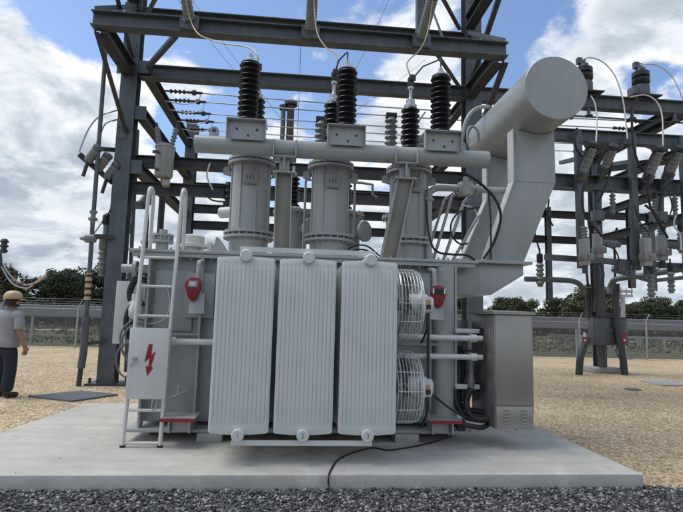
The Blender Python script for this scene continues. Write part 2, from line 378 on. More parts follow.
# base
b = MB().box((-1.72, 5.82, .225), (2.08, 7.8, .262)); b.build('base_plate', 'grey_paint', TF, bevel=.006)
for y in (6.15, 7.3): MB().box((-1.55, y, .13), (1.9, y+.25, .222)).build('skid_beam', 'dark_steel', TF)
for x in (-.97, 1.19): MB().box((x, 5.80, .13), (x+.27, 6.1, .222)).build('foot_block', 'grey_paint', TF, bevel=.006)
for x0, x1 in ((-1.30, -.95), (1.50, 1.86)):
    b = MB().box((x0, 5.52, .415), (x1, 5.86, .432)).box((x0+.06, 5.62, .264), (x0+.08, 5.85, .413)).box((x1-.08, 5.62, .264), (x1-.06, 5.85, .413)).box((x0+.09, 5.7, .264), (x1-.09, 5.71, .413))
    o = b.build('jacking_step', 'grey_paint', TF)
    MB().box((x0, 5.507, .397), (x1, 5.5185, .430)).build('red_edge', 'red_paint', o)

# radiators
def fin_outline(w, z0, z1): return [(-w/2, z0+.015), (-w/2+.02, z0), (-.08, z0-.028), (.08, z0-.028), (w/2-.02, z0), (w/2, z0+.015), (w/2, z1-.015), (w/2-.02, z1), (.08, z1+.02), (-.08, z1+.02), (-w/2+.02, z1), (-w/2, z1-.015)]
def radiator(cx, num):
    w, z0, z1, y0 = .55, .43, 2.03, 4.945
    b = MB(); NF = 14; S = 8; nx = NF*S
    zs = [z0-.02, z0+.02, z0+.055, z0+.075, z0+.10] + [z0+.10+(z1-z0-.2)*k/6 for k in range(1, 6)] + [z1-.10, z1-.075, z1-.05, z1-.018, z1+.012]
    k0 = len(b.v); m = len(zs)
    for i in range(nx+1):
        u = i/nx; x = -w/2+u*w; edge = min(1, min(u, 1-u)*w/.018)
        for j, z in enumerate(zs):
            cen = max(0, 1-abs(x)/(w/2)); zz = z
            if j <= 1: zz = z - .014*min(1, cen*1.6) + (.012*(1-edge))
            if j >= m-2: zz = z + .012*min(1, cen*1.6) - (.012*(1-edge))
            fl = 0 if (j < 3 or j > m-4) else (.45 if j in (3, m-4) else 1)
            g = abs(math.sin(math.pi*NF*u)); d = .0085*fl*min(1, g*1.9)**.8 if .02 < u < .98 else 0
            yy = y0 + .012 - d + .006*(1-edge) + (.009 if j in (0, m-1) else 0)
            b.v.append(V((cx+x, yy, zz)))
    for i in range(nx):
        for j in range(m-1):
            a = k0+i*m+j; b.f.append((a, a+m, a+m+1, a+1))
    for r in range(16):                                # the fins stacked behind the front one
        y = y0+.022+r*.047
        if r == 0: b.prism([(cx+x, y, z) for x, z in fin_outline(w, z0, z1)], (0, .006, 0))
        else: b.prism([(cx+x, y, z) for x, z in fin_outline(w-.01, z0, z1)], (0, .016, 0))
    ro = b.build('radiator', 'radiator_paint', TF, ang=28)
    for zc in (2.06, .402):
        c = MB().lathe([(.05, 0), (.058, .008), (.058, .06), (.05, .07), (.05, .95)], (cx, 4.895, zc), (0, 1, 0), 28).build('header_pipe', 'radiator_paint', ro)
        MB().lathe([(.09, 0), (.09, .03)], (cx, 5.80, zc), (0, 1, 0), 24).build('flange', 'radiator_paint', ro)
    text('number', num, .062, (cx, 4.8935, .402), ro, 'engraved')
    for s in (-1, 1):
        b = MB()
        for k in range(5): b.box((cx-.21+k*.1, 4.934, z0+.018 if s < 0 else z1-.028), (cx-.195+k*.1, 4.945, z0+.024 if s < 0 else z1-.022))
        b.build('weld_marks', 'pale_paint', ro)
for cx, num in ((-.455, '1'), (.14, '2'), (.745, '3')): radiator(cx, num)
MB().box((-.52, 4.985, 2.105), (.80, 4.997, 2.155)).build('tie_bar', 'radiator_paint', TF)
MB().box((-.52, 4.985, .295), (.80, 4.999, .343)).build('tie_bar', 'radiator_paint', TF)
b = MB()
for x in (-.455, .14, .745): b.box((x-.02, 5.0, .295), (x+.02, 5.02, .36)); b.box((x-.02, 5.0, 2.10), (x+.02, 5.02, 2.15))
b.build('tie_bar_clips', 'radiator_paint', TF)

# fans on the right side of the third radiator
def fan(zc):
    c = V((1.05, 5.36, zc)); R = .365
    b = MB(); th = 12
    for k in range(th):
        a = 2*math.pi*k/th; o = V((0, math.cos(a), math.sin(a))); X = V((1, 0, 0))
        b.tube([c+o*R, c+X*.20+o*R*.99, c+X*.255+o*R*.93, c+X*.275+o*R*.78, c+X*.28+o*.10], .0034, 5)
    for R_, dx in [(R, k*.033) for k in range(7)]+[(R*.97, .23), (R*.93, .255), (R*.86, .268)]+[(R*(.79-.075*k), .277) for k in range(8)]: b.ring(c+V((dx, 0, 0)), (1, 0, 0), R_, .0028, 44, 5)
    fo = b.build('cooling_fan', 'fan_wire', TF, ang=60)
    MB().lathe([(.105, .17), (.11, .18), (.11, .36), (.10, .37), (.085, .375), (.085, .42), (.07, .43)], c, (1, 0, 0), 24).build('motor', 'pale_paint', fo)
    MB().box((c.x+.285, c.y-.17, c.z-.075), (c.x+.385, c.y-.10, c.z+.075)).build('terminal_box', 'pale_paint', fo, bevel=.008)
    MB().box((c.x+.32, c.y-.1735, c.z+.005), (c.x+.365, c.y-.171, c.z+.045)).build('warning_sticker', 'amber_print', fo)
    MB().box((c.x+.32, c.y-.1735, c.z-.055), (c.x+.37, c.y-.171, c.z-.002)).build('plate', 'black_print', fo)
    MB().box((c.x+.34, c.y-.1755, c.z-.045), (c.x+.358, c.y-.174, c.z-.03)).build('red_mark', 'red_paint', fo)
    b = MB()
    for k in range(6):
        a = 2*math.pi*k/6; o = V((0, math.cos(a), math.sin(a))); t = V((0, -math.sin(a), math.cos(a)))
        q = [c+V((.10, 0, 0))+o*.07-t*.03, c+V((.08, 0, 0))+o*.33-t*.07, c+V((.16, 0, 0))+o*.33+t*.09, c+V((.15, 0, 0))+o*.07+t*.04]
        b.prism(q, (.004, 0, 0))
    b.lathe([(.07, .06), (.07, .18)], c, (1, 0, 0), 16).build('blades', 'stainless', fo)
    MB().ring(c+V((.03, 0, 0)), (1, 0, 0), R-.01, .012, 40, 6).build('shroud', 'stainless', fo)
    b = MB().tube(curve([c+V((.33, -.16, -.09)), c+V((.335, -.15, -.25)), c+V((.30, -.05, -.40))]), .012, 8); b.build('power_lead', 'rubber', fo)
fan(1.655); fan(.80)

# red temperature gauges with their sun-shield brackets
def gauge(cx, zt, yf, flip, dark):
    g = MB(); pts = []
    for k in range(25):
        a = rad(-20)+rad(220)*k/24; pts.append((cx+.088*math.cos(a), yf, zt+.088*math.sin(a)))
    for k in range(9):
        a = rad(200)+rad(140)*k/8; pts.append((cx+.045*math.cos(a), yf, zt-.125+.04*math.sin(a)))
    go = g.prism(pts, (0, .06, 0)).build('gauge', 'red_paint', TF, bevel=.008)
    MB().box((cx-.05, yf-.006, zt-.02), (cx+.052, yf-.0005, zt+.05)).build('display', 'black_print' if dark else 'lcd', go)
    if dark:
        for s in (-1, 1): MB().box((cx+s*.064-.008, yf-.006, zt-.01), (cx+s*.064+.008, yf-.0005, zt+.05)).build('side_window', 'white_print', go)
    else:
        MB().box((cx-.035, yf-.010, zt-.005), (cx+.03, yf-.0065, zt+.038)).build('screen', 'pale_paint', go)
    b = MB()
    for k in range(3):
        for j in range(2): b.cyl((cx-.04+k*.04, yf-.006, zt-.045-j*.045), (cx-.04+k*.04, yf+.01, zt-.045-j*.045), .009, 10)
    b.build('buttons', 'black_print', go)
    MB().tube(curve([(cx+.04*flip, yf+.03, zt+.08), (cx+.045*flip, yf+.03, zt+.20), (cx+.045*flip, yf+.06, zt+.26), (cx+.045*flip, 5.99, zt+.29)]), .026, 10).build('standpipe', 'grey_paint', go)
    b = MB().prism([(cx-.07+flip*.03, yf+.02, zt-.30), (cx+.10+flip*.03, yf+.02, zt-.30), (cx+.085+flip*.03, yf+.07, zt-.08), (cx-.055+flip*.03, yf+.07, zt-.08)], (0, .012, 0))
    b.box((cx-.05, yf+.085, zt-.25), (cx+.06, yf+.1, zt+.12)).build('bracket', 'grey_paint', go)
gauge(-1.075, 1.80, 5.66, 1, False); gauge(1.64, 1.80, 5.66, -1, True)
MB().box((-1.21, 5.90, 1.45), (-.88, 5.95, 1.95)).build('backing_plate', 'grey_paint', TF, bevel=.006)

# ladder with its locked anti-climb panel
LY = lambda z: 5.59+(z-.15)*.105
b = MB()
for x in (-1.665, -1.295):
    b.tube([(x, LY(.14), .14)]+[(x, LY(2.82), 2.82)]+[(x, LY(2.82)+.10-.10*math.cos(a), 2.82+.10*math.sin(a)) for a in [math.pi*k/8 for k in range(1, 9)]]+[(x, LY(2.82)+.20, 2.21)], .022, 10)
ldr = b.build('ladder', 'pale_paint', TF)
for z in (.17, .49, 1.46, 1.78, 2.10, .83, 1.15): MB().cyl((-1.645, LY(z), z), (-1.315, LY(z), z), .016, 10).build('rung', 'pale_paint', ldr)
b = MB()
for x in (-1.665, -1.295): b.lathe([(.03, 0), (.03, .02)], (x, LY(.13), .131), (0, 0, 1), 12)
b.build('feet', 'rubber', ldr)
lp = MB().box((-1.672, 5.575, .61), (-1.268, 5.592, 1.335)).build('anti_climb_panel', 'pale_paint', TF, bevel=.004)
bolt = [(178, 125), (193, 125), (187, 166), (204, 150), (187, 207), (194, 212), (172, 243), (166, 203), (176, 208), (181, 176), (162, 192)]
MB().prism([at(100+x/3.657, 310+y/3.657, 5.571) for x, y in bolt], (0, .003, 0)).build('lightning_mark', 'red_paint', lp)
q = at(134.5, 361, 5.56)
MB().cyl((q.x, 5.545, q.z+.02), (q.x, 5.575, q.z+.02), .022, 12).bar((q.x+.01, 5.545, q.z+.02), (q.x-.03, 5.545, q.z-.06), .012, .016).build('latch', 'bolt_metal', lp)
q = at(157, 385, 5.7)
b = MB().tube(curve([(-1.16, 5.72, .68), (-1.16, 5.66, .74), (-1.16, 5.62, .66)]), .008, 6)
b.bar((-1.27, 5.62, .60), (-1.10, 5.95, .66), .05, .01); b.build('ladder_bracket', 'grey_paint', TF)
b = MB().tube(curve([(-1.40, 5.60, .60), (-1.40, 5.58, .53), (-1.37, 5.58, .50), (-1.36, 5.60, .56), (-1.36, 5.60, .61)]), .007, 6); b.build('padlock', 'bolt_metal', TF)
# oil pipe between ladder and radiator
MB().cyl((-1.28, 5.78, 1.19), (-.74, 5.78, 1.19), .035, 14).lathe([(.05, 0), (.05, .04)], (-1.28, 5.78, 1.19), (1, 0, 0), 14).build('oil_pipe', 'pale_paint', TF)
# box and hoses left of the tank
MB().box((-2.10, 6.35, 1.12), (-1.85, 6.7, 1.86)).build('terminal_box', 'pale_paint', TF, bevel=.01)
MB().box((-1.86, 6.5, 1.5), (-1.62, 6.6, 1.6)).build('box_arm', 'grey_paint', TF)
def hose(pts, r, name='hose', m='rubber', par=TF):
    c = curve(pts, 14); rr = [r*(1+.12*(i % 2)) for i in range(len(c))]; return MB().tube(c, rr, 10).build(name, m, par, ang=80)
hose([(-1.70, 6.2, 2.0), (-1.78, 6.1, 1.92), (-1.86, 6.1, 1.72), (-1.80, 6.1, 1.5), (-1.84, 6.15, 1.3)], .035)
hose([(-1.66, 6.0, 1.60), (-1.80, 5.97, 1.55), (-1.84, 5.97, 1.38), (-1.80, 6.0, 1.22), (-1.70, 6.02, 1.14)], .028)
for k, (dx, dz, y) in enumerate(((0, 0, 5.93), (.025, -.05, 5.91), (.05, .06, 5.95), (-.02, -.22, 5.92))):
    MB().tube(curve([(-1.58, 6.0, 1.36+dz), (-1.72+dx*.5, y, 1.42+dz), (-1.86+dx, y, 1.30+dz), (-1.87+dx, y+.02, 1.12+dz), (-1.78+dx, y+.04, 1.0+dz), (-1.66, 6.0, 1.02+dz)]), .011, 8).build('coiled_cable', 'porcelain_grey', TF)
MB().lathe([(.045, 0), (.07, .03), (.075, .12), (.05, .17), (.04, .2)], (-1.74, 5.95, 1.42), (0, 0, 1), 14).build('junction_fitting', 'pale_paint', TF)
MB().tube(curve([(-1.44, 5.96, 1.86), (-1.36, 5.9, 1.6), (-1.42, 5.9, 1.42), (-1.62, 5.92, 1.36)]), .008, 6).build('cable', 'white_wire', TF)
b = MB().lathe([(.07, 0), (.07, .12), (.09, .13), (.09, .16), (.06, .17), (.06, .25)], (-1.75, 6.02, 1.45), (0, 0, 1), 14); b.build('valve', 'pale_paint', TF)
b = MB().cyl((-1.95, 6.05, 1.99), (-1.62, 6.05, 1.99), .05, 14).lathe([(.09, 0), (.09, .04)], (-1.82, 6.05, 1.99), (1, 0, 0), 14); b.build('drain_pipe', 'grey_paint', TF)

# high-voltage turrets with bushings
def turret(cx, plate):
    y = 6.52; b = MB()
    b.lathe([(.245, 2.206), (.245, 2.44), (.315, 2.445), (.315, 2.475), (.25, 2.48), (.25, 2.50), (.315, 2.505), (.315, 2.535), (.245, 2.54), (.245, 3.39), (.30, 3.395), (.30, 3.425), (.25, 3.43), (.25, 3.44), (.30, 3.445), (.30, 3.475), (.26, 3.49), (.14, 3.55), (.12, 3.56), (.12, 3.66)], (cx, y, 0), (0, 0, 1), 44)
    for a in range(0, 360, 45): b.cyl((cx+.25*math.cos(rad(a+20)), y+.25*math.sin(rad(a+20)), 2.54), (cx+.25*math.cos(rad(a+20)), y+.25*math.sin(rad(a+20)), 3.39), .012, 6)
    b.bolts((cx, y, 2.49), (0, 0, 1), .29, 20, .012, .062).bolts((cx, y, 3.435), (0, 0, 1), .278, 20, .012, .055)
    to = b.build('turret', 'grey_paint', TF, ang=30)
    MB().box((cx-.075, y-.285, 3.10), (cx+.10, y-.265, 3.27)).box((cx-.04, y-.27, 3.12), (cx+.06, y-.24, 3.25)).build('name_plate', 'name_metal', to, bevel=.004)
    text('lettering', plate, .085, (cx+.012, y-.287, 3.185), to, 'plate_letter')
    for s in (-1, 1): MB().prism([(cx+s*.29, y-.01, 3.39), (cx+s*.36, y-.01, 3.36), (cx+s*.36, y-.01, 3.28), (cx+s*.25, y-.01, 3.25)], (0, .02, 0)).build('lifting_lug', 'grey_paint', to)
    bo = MB().lathe(sheds(.125, .085, 3.66, 4.32, 9), (cx+.01, y, 0), (0, 0, 1), 28).build('bushing', 'porcelain_dark', TF, ang=60)
    MB().lathe([(.085, 4.32), (.085, 4.36), (.06, 4.38), (.06, 4.43), (.03, 4.45), (.022, 4.47), (.022, 4.58), (.04, 4.585), (.04, 4.62), (.022, 4.625), (.022, 4.70)], (cx+.01, y, 0), (0, 0, 1), 20).build('bushing_cap', 'bolt_metal', bo)
    MB().box((cx-.03, y-.04, 4.64), (cx+.05, y+.02, 4.74)).box((cx-.015, y-.05, 4.70), (cx+.07, y-.02, 4.78)).build('terminal_clamp', 'dark_steel', bo)
turret(-.585, 'H3'); turret(.435, 'H2'); turret(1.475, 'H1')

# arrester rail with three surge arresters
PZ = 3.465; PY = 5.93
b = MB().lathe([(.085, 0), (.104, .004), (.104, 3.52), (.085, 3.524)], (-1.2, PY, PZ), (1, 0, 0), 36)
rail = b.build('arrester_rail', 'grey_paint', TF)
for x in (-.99, 1.99):
    pts = [(x-.06, PY, PZ+.085), (x-.055, PY, PZ+.17)]+[(x+.055*math.cos(a), PY, PZ+.17+.055*math.sin(a)) for a in [math.pi-math.pi*k/8 for k in range(1, 8)]]+[(x+.055, PY, PZ+.17), (x+.06, PY, PZ+.085)]
    b = MB().prism(pts, (0, .02, 0)); b.build('lifting_eye', 'grey_paint', rail)
    MB().cyl((x, PY-.002, PZ+.175), (x, PY+.022, PZ+.175), .024, 12).build('eye_hole', 'dark_steel', rail)
for cx in (-.60, .555, 1.71):
    b = MB().box((cx-.225, 5.78, 3.50), (cx+.225, 5.79, 3.715)).box((cx-.225, 5.72, 3.50), (cx-.213, 5.78, 3.715)).box((cx+.213, 5.72, 3.50), (cx+.225, 5.78, 3.715))
    b.box((cx-.225, 5.70, 3.7155), (cx+.225, 6.03, 3.727)).box((cx-.2, 5.79, 3.55), (cx+.2, 5.85, 3.56))
    br = b.build('arrester_bracket', 'grey_paint', TF)
    b = MB()
    for dx, dz in ((-.11, .62), (.12, .62), (.02, .55)): b.cyl((cx+dx, 5.772, 3.0+dz), (cx+dx, 5.781, 3.0+dz), .014, 8)
    b.build('bolts', 'black_print', br)
    ar = MB().lathe(sheds(.125, .085, 3.73, 4.46, 11), (cx, 5.86, 0), (0, 0, 1), 28).build('surge_arrester', 'porcelain_dark', TF, ang=60)
    MB().lathe([(.11, 4.455), (.11, 4.47), (.07, 4.50), (.06, 4.51), (.03, 4.515), (.03, 4.56), (.015, 4.565), (.015, 4.59)], (cx, 5.86, 0), (0, 0, 1), 18).build('arrester_cap', 'bolt_metal', ar)
# jumper rods bushing to arrester
for cx, ax in ((.435, .555), (1.475, 1.71)):
    MB().tube([(cx+.01, 6.48, 4.70), ((cx+ax)/2-.02, 6.2, 4.76), (ax-.02, 5.95, 4.72), (ax, 5.87, 4.70), (ax, 5.86, 4.58)], .010, 8).build('jumper_rod', 'dark_steel', TF)
# rail supports
def rail_post(xt, xb, yb):
    b = MB(); y = PY
    b.box((xt-.125, y-.13, PZ-.135), (xt+.125, y+.10, PZ-.12))
    for s in (-1, 1): b.box((xt+s*.13-.008, y-.14, PZ-.135), (xt+s*.13+.008, y+.10, PZ+.07))
    b.box((xt-.06, y-.03, PZ-.30), (xt+.06, y+.03, PZ-.136)).box((xt-.008, y-.13, PZ-.30), (xt+.008, y-.031, PZ-.136))
    po = b.build('rail_post', 'grey_paint', TF, bevel=.003)
    t, q = V((xt, y-.02, PZ-.31)), V((xb, yb, 2.21)); x = V((1, 0, 0)); d = (q-t); nrm = V((0, -1, 0))
    b = MB().box((xt-.13, y-.12, PZ-.318), (xt+.13, y+.09, PZ-.303))
    for o, w, h in ((V((-.09, 0, 0)), .014, .13), (V((.09, 0, 0)), .014, .13)): b.bar(t+o, q+o, w, h, nrm)
    b.build('channel', 'grey_paint', po)
    MB().bar(t+V((0, .02, 0)), q+V((0, .02, 0)), .165, .014, nrm).build('channel_web', 'dusty_paint', po)
rail_post(-.155, -.145, 5.98); rail_post(1.285, 1.12, 6.0)

# conservator and its cradle
CC = V((3.08, 5.65, 4.325)); RC = .40
b = MB().lathe([(RC-.006, 0), (RC, .008), (RC, 2.0), (RC-.03, 2.06), (RC*.6, 2.12), (0, 2.14)], CC, (0, 1, 0), 72)
cons = b.build('conservator', 'grey_paint', TF, ang=30)
for y0, x0, x1, zt in ((6.15, 2.745, 3.31, 3.98), (7.2, 2.80, 3.31, 3.98)):
    arc = [(CC.x+(RC+.003)*math.cos(a), y0, CC.z+(RC+.003)*math.sin(a)) for a in [rad(249+k*(52/12)) for k in range(13)]]
    pts = [(x0, y0, 3.28), (x0, y0, zt-.03)]+arc+[(x1, y0, zt), (x1, y0, 3.29), (2.87, y0, 2.245), (2.37, y0, 2.245)]
    pts = [p for p in pts]
    s = MB().prism(pts, (0, .14, 0)).build('cradle_leg', 'grey_paint', TF, bevel=.006, ang=30)
    MB().prism([(x0-.012, y0-.03, 3.28), (x0-.012, y0-.03, zt-.02), (x0+.002, y0-.03, zt-.02), (x0+.002, y0-.03, 3.28)], (0, .17, 0)).build('edge_flange', 'pale_paint', s)
    MB().prism([(x0-.012, y0-.03, 3.278), (x0+.002, y0-.03, 3.278), (2.372, y0-.03, 2.247), (2.356, y0-.03, 2.247)], (0, .17, 0)).build('edge_flange', 'pale_paint', s)
    MB().box((x0+.005, y0-.0035, 3.279), (x1-.006, y0-.0005, 3.283)).build('weld_seam', 'engraved', s)
MB().box((1.96, 6.06, 2.2075), (2.94, 7.45, 2.243)).build('bracket_plate', 'grey_paint', TF, bevel=.004)
b = MB().prism([(1.95, 6.15, 1.82), (2.44, 6.15, 1.82), (2.86, 6.15, 2.08), (2.86, 6.15, 2.205), (1.95, 6.15, 2.205)], (0, 1.2, 0)); b.build('bracket', 'grey_paint', TF, bevel=.006)
# pipework by the conservator
def pipe(pts, r, name='oil_pipe', m='grey_paint'): return MB().tube(pts, r, 12).build(name, m, TF)
Yp = 6.35
pipe(curve([(1.70, Yp, 2.25), (1.70, Yp, 3.02), (1.715, Yp, 3.13), (1.80, Yp, 3.19), (1.92, Yp, 3.20), (2.12, Yp, 3.20)], 5), .045)
MB().lathe([(.06, -.05), (.085, -.05), (.085, -.02), (.055, -.02), (.055, .10), (.085, .10), (.085, .13), (.06, .13)], (2.14, Yp, 3.20), (1, 0, 0), 20).box((2.12, Yp-.07, 3.12), (2.26, Yp+.07, 3.29)).cyl((2.19, Yp, 3.29), (2.19, Yp, 3.36), .035, 12).build('gas_relay', 'grey_paint', TF)
pipe([(2.28, Yp, 3.20), (2.85, Yp, 3.20)], .045)
MB().lathe([(.07, 0), (.07, .03)], (2.32, Yp, 3.20), (1, 0, 0), 16).lathe([(.065, 0), (.065, .03)], (1.70, Yp, 3.02), (0, 0, 1), 16).build('flange', 'grey_paint', TF)
for (x0, z0, x1, z1, y, r) in ((1.98, 3.10, 1.72, 2.25, 6.6, .018), (2.05, 3.12, 1.80, 2.25, 6.5, .02), (2.20, 3.05, 1.92, 2.25, 6.45, .022), (2.40, 2.86, 2.05, 2.25, 6.5, .02)):
    pipe([(x1, y, z1), (x0, y, z0), (x0+.05, y, z0+.05)], r, 'vent_pipe')
pipe(curve([(1.65, 6.05, 2.0), (1.65, 6.02, 2.3)]), .02, 'vent_pipe')
# hand-rail loop on the conservator's left side
pipe(curve([at(462, 140, 7.0), at(463.5, 130, 7.0), at(467, 119, 7.0), at(473, 111, 7.0), at(481, 107, 7.0), at(489, 107, 7.05)], 6), .03, 'breather_pipe')
pipe(curve([at(468.5, 143, 6.7), at(467.5, 133, 6.7), at(470, 127, 6.7), at(475, 127.5, 6.7), at(478, 132, 6.7), at(478.5, 142, 6.75)], 6), .018, 'breather_pipe')
for pts, r in (([(2.05, 6.0, 3.30), (2.24, 6.0, 3.20), (2.44, 6.0, 3.0), (2.52, 6.02, 2.78), (2.45, 6.05, 2.48), (2.32, 6.08, 2.26)], .017),
               ([(2.30, 6.15, 2.92), (2.05, 6.1, 2.85), (1.93, 6.1, 2.72), (1.92, 6.1, 2.55), (2.02, 6.1, 2.44), (2.16, 6.2, 2.46)], .012),
               ([(1.60, 6.1, 2.95), (1.62, 6.05, 2.55), (1.70, 6.02, 2.33), (1.90, 6.02, 2.29), (2.08, 6.03, 2.29), (2.2, 6.06, 2.24)], .014),
               ([(2.38, 6.05, 3.1), (2.40, 6.04, 2.7), (2.40, 6.05, 2.25)], .011),
               ([(1.52, 6.18, 3.35), (1.40, 6.12, 3.05), (1.30, 6.10, 2.75)], .011)):
    MB().tube(curve(pts), r, 8).build('cable', 'rubber', TF)
b = MB().tube(curve([(2.08, 6.2, 2.95), (2.25, 6.2, 2.90), (2.30, 6.2, 2.72)]), .01, 6); b.build('cable', 'white_wire', TF)

# low-voltage turrets, further back on the cover
for cx, ins in ((-.05, True), (.72, True), (1.55, False)):
    y = 7.35; b = MB()
    b.lathe([(.22, 2.206), (.22, 2.95), (.28, 2.955), (.28, 3.0), (.2, 3.01), (.12, 3.06)], (cx, y, 0), (0, 0, 1), 32)
    b.lathe([(.10, 0), (.10, .2), (.15, .205), (.15, .25)], (cx+.10, y-.05, 2.72), (.7, -.7, 0), 24)
    b.bolts((cx, y, 2.975), (0, 0, 1), .26, 16, .012, .05)
    t = b.build('low_voltage_turret', 'grey_paint', TF, ang=30)
    o = MB().lathe(sheds(.10, .065, 3.06, 3.52, 7), (cx, y, 0), (0, 0, 1), 20).build('low_voltage_bushing', 'porcelain_dark', TF, ang=60)
    MB().lathe([(.05, 3.52), (.05, 3.58), (.02, 3.6), (.02, 3.68)], (cx, y, 0), (0, 0, 1), 12).build('bushing_cap', 'bolt_metal', o)
MB().tube([(.12, 6.9, 2.25), (.12, 6.9, 3.36), (.9, 6.9, 3.36), (1.05, 6.9, 3.34), (1.05, 6.9, 3.2), (1.12, 6.9, 3.16)], .02, 8).build('grounding_frame', 'grey_paint', TF)
MB().tube([(.80, 6.9, 2.6), (.80, 6.9, 3.35)], .018, 8).build('grounding_frame', 'grey_paint', TF)
for k in range(3): MB().tube(curve([(.60-.05*k, 6.9-.05*k, 2.24), (.75, 6.85-.05*k, 2.33+.05*k), (.95, 6.8-.05*k, 2.35+.05*k), (1.15, 6.8, 2.25+.04*k)]), .011, 8).build('cable', 'rubber', TF)
b = MB().tube(curve([(-.15, 6.9, 2.5), (-.22, 6.85, 2.75), (-.28, 6.8, 2.9)]), .012, 6); b.build('cable', 'rubber', TF)
# fittings on the left of the cover
MB().lathe([(.07, 0), (.07, .14), (.13, .145), (.13, .17), (.10, .18), (.10, .22), (.13, .225), (.13, .25), (.05, .26), (.05, .31)], (-1.62, 6.45, 2.206), (0, 0, 1), 20).bolts((-1.62, 6.45, 2.40), (0, 0, 1), .115, 8, .012, .055).build('valve', 'grey_paint', TF, ang=30)
o = MB().lathe([(.18, 0), (.18, .03), (.09, .04), (.09, .09), (.17, .095), (.17, .13), (.13, .14), (.13, .23), (.10, .25), (.02, .26)], (-1.24, 6.4, 2.206), (0, 0, 1), 28).build('relief_valve', 'pale_paint', TF, ang=30)
MB().box((-1.10, 6.3, 2.30), (-.94, 6.4, 2.34)).box((-1.05, 6.28, 2.24), (-1.0, 6.36, 2.36)).bar((-1.34, 6.3, 2.29), (-.86, 6.28, 2.315), .012, .012).build('relief_lever', 'pale_paint', o)
MB().prism([(-.98, 6.2, 2.206), (-.76, 6.2, 2.206), (-.90, 6.2, 2.40), (-.94, 6.2, 2.42)], (0, .03, 0)).build('lifting_lug', 'grey_paint', TF)
for x, y in ((-1.78, 6.3), (-1.72, 6.9)): MB().lathe([(.04, 0), (.04, .1), (.06, .11), (.06, .14), (.025, .15), (.025, .22)], (x, y, 2.206), (0, 0, 1), 12).build('fitting', 'dark_steel', TF)
MB().cyl((-1.0, 6.9, 2.85), (-.72, 6.75, 2.85), .075, 18).build('side_pipe', 'pale_paint', TF)

# stainless control cabinet on arms at the right
cab = MB().box((2.215, 5.50, .35), (2.645, 6.22, 1.575)).build('control_cabinet', 'stainless', TF, bevel=.006)
MB().box((2.19, 5.46, 1.578), (2.675, 6.26, 1.602)).prism([(2.19, 5.46, 1.602), (2.675, 5.46, 1.602), (2.675, 6.26, 1.63), (2.19, 6.26, 1.63)], (0, 0, .006)).build('roof', 'stainless', cab)
MB().box((2.225, 5.485, .60), (2.632, 5.4985, 1.57)).build('door', 'stainless', cab, bevel=.004)
MB().box((2.225, 5.485, .352), (2.632, 5.4985, .592)).build('lower_panel', 'stainless', cab, bevel=.004)
for x in (2.30, 2.50):
    b = MB()
    for k in range(5): b.prism([(x, 5.4845, .40+k*.035), (x+.07, 5.4845, .40+k*.035), (x+.065, 5.474, .412+k*.035), (x+.005, 5.474, .412+k*.035)], (0, .002, .008))
    b.build('louvres', 'stainless', cab)
MB().box((2.206, 5.53, .37), (2.2145, 6.19, 1.55)).build('side_panel', 'stainless_dark', cab, bevel=.002)
MB().cyl((2.648, 5.52, .5), (2.648, 5.52, 1.45), .012, 8).build('hinge', 'stainless', cab)
MB().tube(curve([(2.45, 5.65, .35), (2.50, 5.64, .33), (2.58, 5.64, .345)]), .015, 8).build('drain', 'dark_steel', cab)
for z in (1.355, .725): MB().box((1.88, 5.80, z), (2.206, 5.86, z+.05)).build('cabinet_arm', 'pale_paint', TF, bevel=.004)
MB().box((2.16, 5.79, 1.33), (2.206, 5.9, 1.42)).box((2.16, 5.79, .70), (2.206, 5.9, .79)).build('arm_clamp', 'rubber', TF)
for z, x1 in ((1.30, 2.16), (1.09, 2.16)):
    MB().cyl((1.18, 5.72, z), (x1, 5.72, z), .032, 14).lathe([(.045, 0), (.045, .07)], (2.02, 5.72, z), (1, 0, 0), 14).lathe([(.04, 0), (.04, .05)], (1.2, 5.72, z), (1, 0, 0), 12).build('conduit', 'pale_paint', TF)
MB().cyl((1.52, 5.66, .5), (1.52, 5.66, 1.6), .017, 10).build('conduit', 'dark_steel', TF)
MB().cyl((1.60, 5.9, .5), (1.60, 5.9, 1.5), .02, 10).build('conduit', 'grey_paint', TF)
MB().lathe([(.035, .72), (.035, .80), (.045, .80), (.045, .84), (.03, .84), (.03, 1.0), (.04, 1.0), (.04, 1.05)], (2.05, 5.78, 0), (0, 0, 1), 14).build('conduit_joint', 'stainless_dark', TF)
hose([(2.05, 5.78, .74), (1.99, 5.76, .60), (2.0, 5.72, .48), (2.07, 5.68, .42), (2.2, 5.66, .42), (2.215, 5.66, .42)], .034)
hose([(1.94, 5.95, 1.2), (1.95, 5.9, .9), (1.90, 5.88, .62), (1.97, 5.8, .44), (2.12, 5.76, .40), (2.215, 5.75, .40)], .034)
hose([(1.99, 6.0, 1.2), (2.02, 5.98, .9), (1.96, 5.95, .62), (2.02, 5.9, .50), (2.215, 5.85, .46)], .03)
for k in range(3): MB().box((1.94, 6.0, .90+k*.23), (2.16, 6.03, .925+k*.23)).build('conduit_clip', 'dark_steel', TF)
MB().box((2.0, 6.3, .5), (2.2, 6.9, 1.5)).build('rear_box', 'stainless_dark', TF, bevel=.008)
MB().tube(curve([(1.60, 5.70, .66), (1.74, 5.62, .55), (1.90, 5.6, .46), (2.1, 5.66, .40)]), .012, 8).build('cable', 'rubber', TF)
hose([(1.78, 5.8, .33), (1.90, 5.6, .37), (2.1, 5.62, .34), (2.22, 5.7, .36)], .026)
MB().box((1.84, 5.60, .30), (1.93, 5.68, .42)).build('conduit_box', 'rubber', TF, bevel=.01)

